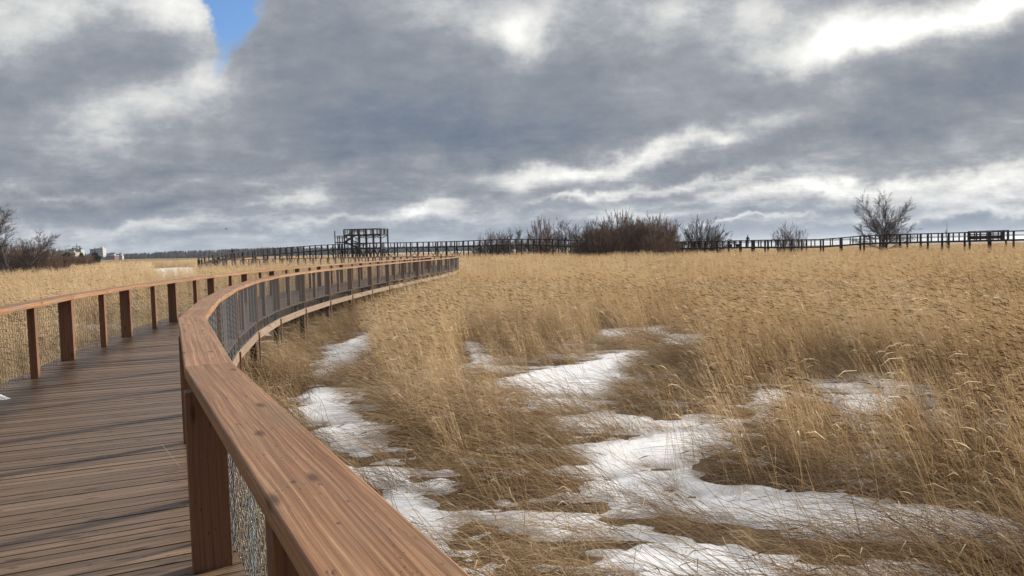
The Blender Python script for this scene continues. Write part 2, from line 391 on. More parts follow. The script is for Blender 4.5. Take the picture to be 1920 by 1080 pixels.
# ------------------------------------------------------------------ lookout tower
TW = thing('lookout_tower', (-31,152.5,GZ), 'dark timber lookout tower with stairs and railed upper deck beside the raised boardwalk', 'tower')
TZ0, TZ1 = 2.6, 5.38
def tw(name, f):
    mb = MB(); f(mb); return mb.build(name, M['far'], TW)
tx0, tx1 = -33.9, -25.6; ty0, ty1 = 151.0, 154.4; sk = .95     # back row is shifted sideways
cols_f = np.linspace(tx0, tx1-sk, 6)
for i, x in enumerate(cols_f):
    for (xx, yy) in ((x, ty0), (x+sk, ty1)):
        tw('column', lambda m: m.post(xx, yy, GZ-.3, TZ1+1.0, (1,0), .28, .28, .4))
def slab(m, z, t=.3, x0=tx0-.1, x1=tx1-sk+.1, y0=ty0-.12, y1=ty1+.12, s=sk):
    m.hexa([(x0,y0,z-t),(x1,y0,z-t),(x1+s,y1,z-t),(x0+s,y1,z-t),(x0,y0,z),(x1,y0,z),(x1+s,y1,z),(x0+s,y1,z)], 0, .5)
tw('upper_deck', lambda m: slab(m, TZ1)); tw('lower_deck', lambda m: slab(m, TZ0, .25))
for (a, b) in (((tx0,ty0),(tx1-sk,ty0)), ((tx0+sk,ty1),(tx1,ty1)), ((tx0,ty0),(tx0+sk,ty1)), ((tx1-sk,ty0),(tx1,ty1))):
    tw('top_rail', lambda m: m.beam((*a,TZ1+1.05),(*b,TZ1+1.05), .16, .14))
    if a[1] != b[1] or True:
        tw('lower_rail', lambda m: m.beam((*a,TZ0+1.0),(*b,TZ0+1.0), .1, .08))
    n = 5 if a[1] == b[1] else 4
    for k in range(1, n+1):
        f = k/(n+.5); x = a[0]+(b[0]-a[0])*f; y = a[1]+(b[1]-a[1])*f
        tw('baluster', lambda m: m.post(x, y, TZ1, TZ1+1.0, (1,0), .14, .14))
for i in range(5):
    x, x2 = cols_f[i], cols_f[i+1]
    if i >= 1:
        for yy, s in ((ty0,0),(ty1,sk)):
            tw('brace', lambda m: m.beam((x+s,yy,TZ1-.3),(x2+s,yy,TZ1-.85), .1,.13)) if i % 2 else tw('brace', lambda m: m.beam((x+s,yy,TZ1-.85),(x2+s,yy,TZ1-.3), .1,.13))
    for yy, s in ((ty0-.1,0),(ty1+.1,sk)):
        tw('brace', lambda m: m.beam((x+s,yy,TZ0-.2),(x2+s,yy,GZ+1.3), .1,.14)); tw('brace', lambda m: m.beam((x2+s,yy+.08,TZ0-.2),(x+s,yy+.08,GZ+1.3), .1,.14))
# stairs: lower flight to a landing at the left, upper flight to the deck
LZ = 3.93; lx0, lx1 = -35.9, -34.0
tw('landing', lambda m: m.box(((lx0+lx1)/2, 152.6, LZ-.1), (1,0,0), L=lx1-lx0, W=2.4, T=.2))
for x in (lx0, lx0+.95, lx1):
    for y in (151.4, 153.8):
        zt = 6.2 if (x == lx0 and y < 152) else LZ+1.2
        tw('column', lambda m: m.post(x, y, GZ-.3, zt, (1,0), .17, .17))
for y in (151.4, 153.8): tw('landing_rail', lambda m: m.beam((lx0,y,LZ+1.22),(lx1,y,LZ+1.22), .1,.1)); tw('landing_rail', lambda m: m.beam((lx0,y,LZ+.85),(lx1,y,LZ+.85), .06,.08))
def flight(y, x0, z0, x1, z1):
    for dy in (-.5,.5):
        tw('stringer', lambda m: m.beam((x0,y+dy,z0),(x1,y+dy,z1), .07,.26)); tw('hand_rail', lambda m: m.beam((x0,y+dy,z0+1.05),(x1,y+dy,z1+1.05), .07,.1))
    n = 7
    for k in range(n):
        f = (k+.5)/n; tw('stair_tread', lambda m: m.box((x0+(x1-x0)*f, y, z0+(z1-z0)*f+.05), (1,0,0), L=.3, W=1.0, T=.05))
        if k % 2: tw('baluster', lambda m: m.post(x0+(x1-x0)*f, y-.5, z0+(z1-z0)*f, z0+(z1-z0)*f+1.0, (1,0), .08,.08))
flight(152.0, -31.4, TZ0, -34.0, LZ); flight(153.2, -34.2, LZ, -32.0, TZ1)
# slatted screen beside the stairs
for k in range(7): tw('screen_slat', lambda m: m.box((-31.3, 151.3, TZ0+.35+k*.27), (1,0,0), L=.9, W=.05, T=.13))
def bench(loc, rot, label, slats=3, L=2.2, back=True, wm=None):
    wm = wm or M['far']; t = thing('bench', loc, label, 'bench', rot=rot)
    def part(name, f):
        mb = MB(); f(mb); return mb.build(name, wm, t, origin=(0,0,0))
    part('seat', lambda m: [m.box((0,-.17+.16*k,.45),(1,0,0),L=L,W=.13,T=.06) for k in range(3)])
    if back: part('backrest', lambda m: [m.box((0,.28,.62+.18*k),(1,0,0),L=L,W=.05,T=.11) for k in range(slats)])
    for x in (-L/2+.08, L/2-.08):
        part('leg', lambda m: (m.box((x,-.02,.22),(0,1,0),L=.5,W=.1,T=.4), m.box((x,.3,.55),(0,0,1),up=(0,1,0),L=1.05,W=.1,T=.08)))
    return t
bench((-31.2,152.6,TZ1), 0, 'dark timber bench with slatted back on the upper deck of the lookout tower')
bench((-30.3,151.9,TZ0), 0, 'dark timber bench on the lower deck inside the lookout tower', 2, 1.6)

# roadside seat on the far right: long slatted screen with a bench, on the walk
q = atd(1845, 444, 93.0)
st = thing('viewing_bay', (q[0], q[1]+.3, 0), 'dark slatted timber viewing bay on the far right of the raised boardwalk', 'shelter')
dxy = np.array([4.6,-3.5]); dxy /= np.linalg.norm(dxy); nn = np.array([dxy[1],-dxy[0]])
def sp(s, z, o=0): return (q[0]+dxy[0]*s-nn[0]*o, q[1]-.55+dxy[1]*s-nn[1]*o, z)
for nm, s, L_ in (('lower_panel',0,3.9),):
    mb = MB(); mb.beam(sp(-1.95,1.55), sp(1.75,1.55), .06, .42); mb.build('lower_panel', M['far'], st)
for z in (1.95, 2.2):
    mb = MB(); mb.beam(sp(-1.95,z), sp(1.75,z), .05, .12); mb.build('slat', M['far'], st)
for s in (-1.95,-1.3,-.65,0,.65,1.2,1.75,2.2): 
    mb = MB(); p = sp(s,0); mb.post(p[0],p[1], 1.2, 2.32, dxy, .12 if abs(s) < 1.7 else .26, .1); mb.build('upright', M['far'], st)
mb = MB(); mb.beam(sp(-2.0,2.36), sp(2.3,2.36), .2, .08); mb.build('cap_rail', M['far'], st)
mb = MB(); mb.beam(sp(-2.0,1.2,-.3), sp(2.3,1.2,-.3), .8, .14); mb.build('floor', M['far'], st)
for s in (-1.8,2.0):
    mb = MB(); p = sp(s,0); mb.post(p[0],p[1], GZ-.3, 1.13, dxy, .2, .2); mb.build('stilt', M['far'], st)
# low solid box seat next to the walker
q = atd(1386, 456, 116.6)

# ------------------------------------------------------------------ people (far away on the raised walk)
def person(loc, rot, label, pose):
    V = {'pelvis':(0,0,.93,.15),'waist':(0,-.01,1.12,.145),'chest':(0,0,1.34,.17),'neck':(0,.01,1.5,.06),'head':(0,.03,1.6,.085),'crown':(0,.03,1.68,.08)}
    E_ = [('pelvis','waist'),('waist','chest'),('chest','neck'),('neck','head'),('head','crown')]
    def add(n, p, r, c): V[n] = (*p, r); E_.append((c, n))
    for s, k in ((1,'r'),(-1,'l')):
        add('hip'+k, (s*.1,0,.86), .1, 'pelvis'); add('knee'+k, (s*.12,.05*s,.48), .07, 'hip'+k); add('ankle'+k, (s*.13,-.02*s,.1), .05, 'knee'+k); add('toe'+k, (s*.15,.14-.02*s,.04), .04, 'ankle'+k)
        add('sh'+k, (s*.2,0,1.42), .075, 'chest')
        if pose == 'stand': add('el'+k, (s*.27,-.03,1.14), .058, 'sh'+k); add('ha'+k, (s*.22,.12,.92), .045, 'el'+k)
        else: add('el'+k, (s*.3,.22,1.16), .058, 'sh'+k); add('ha'+k, (s*.1,.42,1.12), .045, 'el'+k)
    names = list(V); me = bpy.data.meshes.new('person')
    lean = .35 if pose == 'lean' else 0
    co = [(x, y+lean*max(0,z-.95), z-.12*lean*max(0,z-.95)) for (x,y,z,r) in V.values()]
    me.from_pydata(co, [(names.index(a), names.index(b)) for a, b in E_], [])
    o = link('person', me, [M['coat'], M['trousers']]); sk_ = o.modifiers.new('skin', 'SKIN')
    for i, (x,y,z,r) in enumerate(V.values()): me.skin_vertices[0].data[i].radius = (r, r*.8)
    me.skin_vertices[0].data[0].use_root = True
    ss = o.modifiers.new('sub', 'SUBSURF'); ss.levels = 1; ss.render_levels = 1
    # bake to a plain mesh
    o.location = loc; o.rotation_euler = (0,0,rot)
    dg = bpy.context.evaluated_depsgraph_get(); me2 = bpy.data.meshes.new_from_object(o.evaluated_get(dg)); o.modifiers.clear(); o.data = me2; me2.name = 'person'
    if len(me2.materials) < 2: me2.materials.clear(); me2.materials.append(M['coat']); me2.materials.append(M['trousers'])
    me2.materials.append(M['skin'])
    for p in me2.polygons: p.material_index = 1 if p.center.z < .85 else (2 if 1.5 < p.center.z < 1.66 else 0); p.use_smooth = True
    # woollen hat: a lathed dome on the crown
    hx, hy, hz = co[names.index('crown')]
    bmv = []; bf = []; n = 12
    for k, (r, z) in enumerate(((.108,-.03),(.112,.0),(.105,.05),(.075,.095),(.02,.12))):
        for j in range(n): a = 2*math.pi*j/n; bmv.append((hx+r*math.cos(a), hy+r*1.1*math.sin(a), hz+z))
    for k in range(4):
        for j in range(n): bf.append((k*n+j, k*n+(j+1) % n, (k+1)*n+(j+1) % n, (k+1)*n+j))
    bf.append(tuple(4*n+j for j in range(n)))
    hm = bpy.data.meshes.new('hat'); hm.from_pydata(bmv, [], bf); link('hat', hm, M['hat'], o)
    return tag(o, label, 'person')
def on_far(px):
    """point on the middle of the raised walk seen at photo column px"""
    Cn = offsets(FAR, 1.3); best = None
    for i in range(len(Cn)-1):
        for f in np.linspace(0,1,12):
            p = Cn[i]*(1-f)+Cn[i+1]*f; v = RC.T @ (p-np.array([0,0,H])); x = 960+F*v[0]/-v[2]
            if p[1] > 85 and (best is None or abs(x-px) < best[0]) : best = (abs(x-px), p, i)
    return best[1]
p = on_far(1400); person((p[0],p[1]-.6,p[2]), 2.6, 'walker in a dark coat and hat standing on the raised boardwalk right of the bushes', 'stand')
b2 = bench((p[0]-1.9,p[1]+.2,p[2]), 0.6, 'dark low bench on the raised boardwalk beside the standing walker', 2, 1.8)
p = on_far(1061); person((p[0],p[1],p[2]), .4, 'small dark figure walking on the raised boardwalk left of the dense brown bushes', 'stand')
p = on_far(437); person((p[0]+.2,p[1]-.5,p[2]), math.pi, 'dark figure leaning on the railing at the left loop of the far boardwalk', 'lean')

# ------------------------------------------------------------------ trees and bushes
def tubes(S, ns=3):
    """S: n x 8 array p0 p1 r0 r1 -> vertices, quads"""
    S = np.array(S); p0 = S[:,:3]; p1 = S[:,3:6]; d = p1-p0; L = np.linalg.norm(d,axis=1,keepdims=True); d = d/np.maximum(L,1e-6)
    ref = np.where(np.abs(d[:,2:3]) < .9, np.array([[0,0,1.]]), np.array([[1.,0,0]])); u = np.cross(d, ref); u /= np.linalg.norm(u,axis=1,keepdims=True); v = np.cross(d, u)
    V = []
    for e, r in ((p0, S[:,6:7]), (p1, S[:,7:8])):
        for k in range(ns): a = 2*math.pi*k/ns; V.append(e+u*r*math.cos(a)+v*r*math.sin(a))
    V = np.stack(V, 1); n = len(S); b = np.arange(n)[:,None]*2*ns
    Fq = np.concatenate([np.stack([b[:,0]+k, b[:,0]+(k+1) % ns, b[:,0]+ns+(k+1) % ns, b[:,0]+ns+k], 1) for k in range(ns)])
    return V.reshape(-1,3), Fq
def unit(v): return v/np.linalg.norm(v)
def branch(S, p, d, L, r, lvl, P, rs):
    k = max(3, int(P['seg'][min(lvl,len(P['seg'])-1)])); st = L/k; q = p.copy(); dd = d.copy(); rr = r
    nch = P['kids'][lvl] if lvl < len(P['kids']) else 0
    marks = sorted(rs.uniform(P['start'][min(lvl,len(P['start'])-1)], 1, nch)) if nch else []
    mi = 0
    for i in range(k):
        dd = unit(dd+rs.normal(0, P['wob'], 3)+np.array([0,0,P['up'][min(lvl,len(P['up'])-1)]]))
        q2 = q+dd*st; r2 = max(P['rmin'], r*(1-.85*(i+1)/k)); S.append((lvl, *q, *q2, rr, r2))
        while mi < len(marks) and marks[mi] <= (i+1)/k:
            f = marks[mi]; mi += 1
            pp = q+(q2-q)*((f*k)-i)
            ax = unit(np.cross(dd, unit(rs.normal(0,1,3)))); ang = rs.uniform(*P['ang'])
            nd = unit(dd*math.cos(ang)+ax*math.sin(ang))
            branch(S, pp, nd, L*P['ratio']*rs.uniform(.65,1.15)*(1.15-.55*f), max(P['rmin'], rr*.55), lvl+1, P, rs)
        q, rr = q2, r2
def make_tree(name, kind, seed):
    rs = np.random.default_rng(seed); S = []
    def fanout(P, n, L, r, tmin, tmax, drop, pw=1.0, h0=(0,0), base=.2):
        for k in range(n):
            a = k*2.399+rs.normal(0,.25); t = tmin+(tmax-tmin)*((k+.5)/n)**pw
            branch(S, np.array([base*math.cos(a)*rs.random(), base*math.sin(a)*rs.random(), rs.uniform(*h0)]), unit(np.array([math.sin(t)*math.cos(a), math.sin(t)*math.sin(a), math.cos(t)])), L*((1-drop*t) if drop > 0 else math.cos(t)**-drop)*rs.uniform(.88,1.06), r*rs.uniform(.7,1.1), 0, P, rs)
    if kind == 'spread':      # lone tree: many smooth limbs rising from a short bole into a round open crown
        P = dict(seg=[9,6,4], kids=[32,15,0], start=[.2,.08], wob=.04, up=[.012,.02,.01], ang=(.3,.75), ratio=.34, rmin=.0085)
        S.append((0,0,0,0,0,0,1.4,.30,.25)); S.append((0,0,0,1.4,0,0,3.4,.25,.16)); branch(S, np.array([0,0,1.2]), np.array([0,0,1.]), 8.4, .15, 0, P, rs)
        fanout(P, 20, 8.0, .08, .15, 1.5, -.4, .8, (1.2,3.4), .15)
    elif kind == 'tall':      # leading stem with rising side limbs
        P = dict(seg=[12,8,5,3], kids=[34,12,7,0], start=[.12,.12,.1], wob=.04, up=[.02,.06,.05], ang=(.45,.8), ratio=.42, rmin=.007)
        branch(S, np.array([0,0,0.]), np.array([-.03,0,1.]), 9.5, .15, 0, P, rs); branch(S, np.array([0,0,.4]), unit(np.array([.55,0.1,1.])), 6.8, .10, 0, P, rs); branch(S, np.array([0,0,.6]), unit(np.array([-.4,0.3,1.])), 6.0, .08, 0, P, rs)
    elif kind == 'small':
        P = dict(seg=[7,6,4], kids=[20,12,0], start=[.25,.1], wob=.06, up=[.02,.03,.02], ang=(.3,.7), ratio=.36, rmin=.009)
        fanout(P, 9, 5.2, .08, .05, .7, .1, 1, (0,.2), .5)
    elif kind == 'fan':       # shrub with many straight stems fanning out
        P = dict(seg=[6,4,3], kids=[9,6,0], start=[.25,.15], wob=.05, up=[.02,.04,.03], ang=(.2,.5), ratio=.4, rmin=.014)
        fanout(P, 80, 5.2, .06, .03, 1.3, .2, .8, (0,.1), .7)
    elif kind == 'dense':     # dense brown thicket bush
        P = dict(seg=[6,4,3], kids=[12,8,0], start=[.12,.1], wob=.08, up=[.03,.04,.03], ang=(.25,.7), ratio=.42, rmin=.016)
        fanout(P, 80, 5.0, .05, .02, 1.25, .2, .8, (0,.1), 1.3)
    else:                     # sapling
        P = dict(seg=[7,4,3], kids=[14,3,0], start=[.3,.2], wob=.04, up=[.02,.05,.02], ang=(.3,.6), ratio=.28, rmin=.008)
        branch(S, np.array([0,0,0.]), np.array([0,0,1.]), 4.6, .05, 0, P, rs); branch(S, np.array([.1,0,0.]), unit(np.array([.12,0,1.])), 3.8, .04, 0, P, rs)
    S = np.array(S); out = []
    for nm, sel in (('trunk', S[:,0] == 0), ('crown', S[:,0] > 0)):
        V, Fq = tubes(S[sel][:,1:], 5 if nm == 'trunk' else 3); out.append(rawmesh(nm, V, Fq))
    return out
TM = {}
def tree(kind, seed, px, dep, ytop, label, cat='tree', name='bare_tree', mat='bark', group=None, wide=1.0, hz=None, rot=None):
    key = (kind, seed)
    if key not in TM:
        ms = make_tree(name, kind, seed); zz_ = sorted(v.co.z for m in ms for v in m.vertices); z = zz_[int(len(zz_)*(.965 if kind in ('dense','fan') else .999))]; TM[key] = (ms, z)
    ms, z0 = TM[key]
    top = atd(px, ytop, dep); h = top[2]-GZ; s = h/z0
    t = thing(name, (top[0], dep, GZ-.05), label, cat, group, random.uniform(0,6.28) if rot is None else rot)
    for m in ms:
        o = bpy.data.objects.new(m.name.split('.')[0], m); COL.objects.link(o); o.parent = t
        if not m.materials: m.materials.append(M[mat])
    t.scale = (s*wide, s*wide, s); return t
tree('spread', 3, 1655, 116, 357, 'large bare round-crowned tree standing alone behind the raised boardwalk on the right', wide=1.02)
tree('small', 5, 1473, 128, 414, 'small bare multi-stemmed tree between the walker and the large round tree', wide=.95)
tree('small', 6, 1494, 130, 424, 'lower bare tree touching the right side of the small multi-stemmed tree', wide=.8)
tree('sapling', 8, 1778, 106, 409, 'thin bare sapling above the raised boardwalk left of the viewing bay', name='sapling')
tree('tall', 9, 10, 90, 384, 'tall bare tree with one leading stem at the left edge of the photo', wide=1.8, rot=0.0)
tree('fan', 12, 1316, 142, 423, 'round grey fan-shaped bare shrub standing apart, right of the dense brown bushes', 'shrub', 'bare_shrub', wide=1.05)
tree('small', 14, 945, 170, 427, 'low grey bare tree behind the raised boardwalk, leftmost of the row', wide=1.1)
tree('small', 6, 972, 170, 425, 'second low grey bare tree from the left behind the raised boardwalk', wide=1.1)
tree('fan', 15, 1016, 158, 421, 'reddish rounded bare tree behind the raised boardwalk', mat='twig_red', wide=.7)
tree('small', 16, 1062, 150, 409, 'grey bare tree left of the dense brown bushes', wide=1.1)
tree('small', 14, 1098, 146, 411, 'grey bare tree half hidden by the left end of the dense bushes')
tree('fan', 12, 925, 172, 444, 'very low shrub at the left foot of the row of bare trees', 'shrub', 'bare_shrub', wide=1.1)
G1 = 'dense brown bushes in front of the raised boardwalk'
for i, (px, dep, yt, w, lb) in enumerate((
    (1108,126,440,.8,'low brown bush at the left end of the dense thicket'),
    (1130,124,430,.8,'brown bush second from the left in the dense thicket'),
    (1158,130,409,.75,'tallest thin-topped bush of the dense brown thicket'),
    (1181,122,423,.72,'brown bush in the middle of the thicket, right of the tallest one'),
    (1206,123,424,.75,'full brown bush right of the middle of the thicket'),
    (1230,126,420,.68,'tall brown bush near the right end of the thicket'),
    (1248,130,424,.55,'bush with a thin see-through crown at the right end of the thicket'),
    (1145,119,446,.95,'low bush in the front of the thicket, left half'),
    (1212,119,446,.9,'low bush in the front of the thicket, right half'))):
    tree('dense' if i not in (2,6) else 'fan', (21,22,23)[i % 3] if i not in (2,6) else 15+i, px, dep, yt, lb, 'bush', 'brown_bush', 'twig_brown', G1, wide=w)
G2 = 'brown bushes beyond the reeds on the left'
for i, (px, dep, yt, w, lb) in enumerate((
    (-12,100,470,.9,'brown bush cut by the left edge, behind the tall bare tree'),
    (24,102,470,.8,'brown bush right behind the tall bare tree'),
    (52,104,467,.8,'highest rounded brown bush right of the tall bare tree'),
    (80,108,472,.7,'brown bush with a straggly top, left of the town buildings'),
    (106,112,479,.6,'lower brown bush in front of the leftmost pale buildings'),
    (140,170,482,.9,'small brown bush under the tower crane'),
    (160,180,482.5,.9,'small brown bush right of the tower crane'))):
    tree('dense', (21,22,23)[i % 3], px, dep, yt, lb, 'bush', 'brown_bush', 'twig_brown', G2, wide=w)
# dark evergreens by the town
def pine(px, dep, ytop, wpx, label):
    top = atd(px, ytop, dep); h = top[2]-GZ; r = wpx*dep/F/2
    t = thing('pine_tree', (top[0], dep, GZ), label, 'tree')
    V, Fq = tubes(np.array([(0,0,0,0,0,h*.8,.25,.1)]), 6); link('trunk', rawmesh('trunk', V, Fq), M['bark'], t)
    n = 1600; rs = np.random.default_rng(int(px)); u = unit_rows(rs.normal(0,1,(n,3))); rad = rs.uniform(.45,1,n)[:,None]**.6
    lob = 1+.25*np.sin(u[:,0:1]*5+px)+.2*np.sin(u[:,2:3]*7)
    C = u*rad*lob*np.array([[r,r,h*.33]])+np.array([[0,0,h*.66]])
    a = rs.normal(0,1,(n,3))*.35; b = rs.normal(0,1,(n,3))*.35
    V = np.stack([C-a, C+b, C+a, C-b], 1).reshape(-1,3); link('crown', rawmesh('crown', V, np.arange(4*n).reshape(-1,4)), M['needle'], t)
def unit_rows(a): return a/np.linalg.norm(a,axis=1,keepdims=True)
pine(125, 260, 475.5, 12, 'dark evergreen tree in front of the long cream building')
pine(178, 300, 477, 14, 'dark evergreen tree in front of the striped white block')
pine(152, 300, 477.5, 9, 'small dark evergreen tree right of the tower crane')

# ------------------------------------------------------------------ town
def wallmat(name, col, band, storey=3.0, duty=.45):
    return plain(name, col, .8, 0, .08, .05)
M['wh'] = plain('white_render', (.40,.41,.41), .8, 0, .06, .1); M['cr'] = plain('cream_render', (.34,.31,.25), .8, 0, .06, .1)
M['gr'] = plain('green_render', (.13,.20,.165), .8, 0, .06, .1); M['dk'] = plain('dark_cladding', (.07,.07,.08), .7, 0, .1, .1)
M['glass'] = plain('window_glass', (.05,.065,.085), .15, 0, .2, .3, .5); M['rd'] = plain('red_render', (.15,.085,.075), .8)
M['crane'] = plain('crane_steel', (.06,.08,.13), .5, .2)
def building(px0, px1, ytop, label, wall='wh', roof='dk', bands=5, ncol=6, dep=1100, side=None):
    a = atd(px0, ytop, dep); b = atd(px1, ytop, dep); w = b[0]-a[0]; h = a[2]-GZ; D = min(14, w)
    t = thing('apartment_block', ((a[0]+b[0])/2, dep+D/2, GZ), label, 'building')
    def part(nm, f, mt, par=t):
        mb = MB(); f(mb); return mb.build(nm, M[mt], par, origin=(0,0,0))
    part('wall', lambda m: m.box((0,0,h/2),(1,0,0),L=w,W=D,T=h), wall)
    part('roof', lambda m: m.box((0,0,h+.3),(1,0,0),L=w+.6,W=D+.6,T=.6), roof)
    part('roof_house', lambda m: m.box((w*.15,0,h+1.5),(1,0,0),L=min(4,w*.3),W=4,T=1.8), roof)
    if side: part('stair_tower', lambda m: m.box((w*.28,-D/2-.5,h*.48),(1,0,0),L=w*.25,W=1.2,T=h*.96), side)
    sh = min(3.2, h/bands)
    for k in range(bands):
        z = h-sh*(k+.55)
        for j in range(ncol):
            x = -w/2+w*(j+.5)/ncol
            if side and abs(x-w*.28) < w*.16: continue
            part('window', lambda m: m.box((x,-D/2-.03,z),(1,0,0),L=w/ncol*.82,W=.14,T=sh*.5), 'glass')
building(96,105,470,'small pale building behind the bush, leftmost of the town','wh','wh',3,3)
building(108,127,470.5,'long grey-white apartment block left of the dark-roofed blocks','wh','wh',4,8)
building(127.5,138.5,467.4,'pale block with a dark upper storey left of the tower crane','wh','dk',5,4,side='dk')
building(112,141,474.5,'low long cream building in front of the town blocks','cr','cr',2,8,dep=900)
building(140.5,152,467.6,'white striped block directly under the tower crane','wh','dk',5,4,side='dk')
building(168.5,180,467.6,'white and green block with a dark stair tower','gr','wh',6,4,side='dk')
building(180.5,192.5,466,'white horizontally striped apartment block, tallest and rightmost of the tall ones','wh','wh',7,4)
building(198.5,214.5,479.5,'low white and red house in front of the forest','rd','wh',2,5)
building(223,229,479.5,'tiny white building at the foot of the forest','wh','wh',2,2)
c0 = atd(143.5, 453, 1150); cx = c0[0]; k_ = 1150/F
cr = thing('tower_crane', (cx,1150,GZ), 'dark tower crane with long horizontal jib above the town blocks', 'crane')
def cp(nm, f):
    mb = MB(); f(mb); return mb.build(nm, M['crane'], cr, origin=(0,0,0))
zj = H+(482.8+4-458.8-0)*k_-GZ-3.0
zt = zj+4.2
cp('mast', lambda m: [m.post(sx,sy,0,zj,(1,0),.35,.35) for sx in (-.7,.7) for sy in (-.7,.7)]+[m.beam((-.7 if k % 2 else .7,-.7,k*2),( .7 if k % 2 else -.7,-.7,k*2+2),.2,.2) for k in range(int(zj/2))])
cp('jib', lambda m: [m.beam((-6.6,0,zj+.3*q),(5.4,0,zj+.3*q),.4,.35) for q in (0,3)]+[m.beam((-6+k,0,zj),(-5.5+k,0,zj+.9),.15,.15) for k in range(11)])
cp('tower_peak', lambda m: m.beam((0,0,zj),(0,0,zt),.7,.7,up=(0,1,0)))
cp('counterweight', lambda m: m.box((4.4,0,zj-.5),(1,0,0),L=2.2,W=1.4,T=1.8))
cp('cab', lambda m: m.box((0,-.9,zj-2.6),(1,0,0),L=2.4,W=2,T=1.9))

# ------------------------------------------------------------------ far forest: one mass of many small crowns
m_, g_ = material('far_forest'); pos = g_.n('ShaderNodeNewGeometry').outputs['Position']
finish(g_, g_.ramp(g_.noise(pos, .03, 4, .7), [(.35,(.012,.016,.013)),(.55,(.03,.028,.02)),(.75,(.05,.038,.028))]), .95); M['forest'] = m_
def forest(name, spec, label):
    V = []; Fq = []; b = 0; rs = np.random.default_rng(5)
    for (px0, px1, dep, h0, h1) in spec:
        x0 = (px0-960)/F*dep; x1 = (px1-960)/F*dep; n = int(abs(x1-x0)/1.1)
        for i in range(n):
            f = (i+rs.uniform(-.4,.4))/n; x = x0+(x1-x0)*f; y = dep+rs.uniform(0,50)
            h = (h0+(h1-h0)*f)*(.86+.2*fbm(x*.02, 1.3, 3)+rs.uniform(-.07,.07)); r = rs.uniform(2.4,4.4)
            conif = rs.random() < .35
            prof = ((0,.75),(.3,1.0),(.6,.85),(.85,.5),(1,.08)) if not conif else ((0,.7),(.35,.8),(.6,.55),(.85,.25),(1,.02))
            for (zf, rf) in prof:
                for j in range(6): a = j*math.pi/3; q = r*rf*rs.uniform(.8,1.2); V.append((x+q*math.cos(a), y+q*math.sin(a), GZ+h*zf+rs.uniform(-.3,.3)))
            for k in range(4):
                for j in range(6): Fq.append((b+k*6+j, b+k*6+(j+1) % 6, b+(k+1)*6+(j+1) % 6, b+(k+1)*6+j))
            b += 30
    o = link(name, rawmesh(name, np.array(V), np.array(Fq)), M['forest']); return tag(o, label, 'forest', kind='stuff')
forest('forest', [(-60,95,1000,7,8),(90,210,1350,14,15),(196,330,1300,12,13),(290,560,1330,14,17),(420,700,1400,16,14),(640,900,1600,15,13),(860,1150,1750,13,11),(1050,1300,2300,13,12)], 'dark wood along the horizon left of and behind the tower')
forest('far_shore', [(1180,1500,4200,13,11),(1450,2000,4600,12,12),(2000,2600,4600,12,12)], 'thin dark wooded shore beyond the ice on the right')

# birds
M['bird'] = plain('bird_dark', (.02,.02,.02))
def bird(px, py, dep, s, label, rot):
    p = atd(px, py, dep); V = [(-.22,0,.0),(-.05,.06,.02),(-.05,-.06,.02),(.18,0,0),(-.05,0,-.05),(0,.05,.02),(.02,.35,.14),(-.06,.33,.14),(-.07,.05,.02),(0,.75,.02),(-.05,.74,.02)]
    V += [(x,-y,z) for (x,y,z) in V[5:]]
    Fc = [(0,1,3),(0,3,2),(0,4,1),(0,2,4),(1,4,3),(4,2,3),(5,6,7,8),(6,9,10,7),(11,14,13,12),(12,13,16,15)]
    me = bpy.data.meshes.new('bird'); me.from_pydata([(x*s,y*s,z*s) for x,y,z in V], [], Fc); o = link('bird', me, M['bird']); o.location = p; o.rotation_euler = (0,0,rot); return tag(o, label, 'bird', 'birds flying over the far marsh')
bird(424.6,429,150,1.1,'tiny dark bird, highest of those above the left loop of the boardwalk',.6)
bird(414,456,170,1.0,'tiny dark bird just above the left loop of the boardwalk',2.2)
bird(247,456,190,.9,'tiny dark bird in the sky right of the town buildings',1.2)

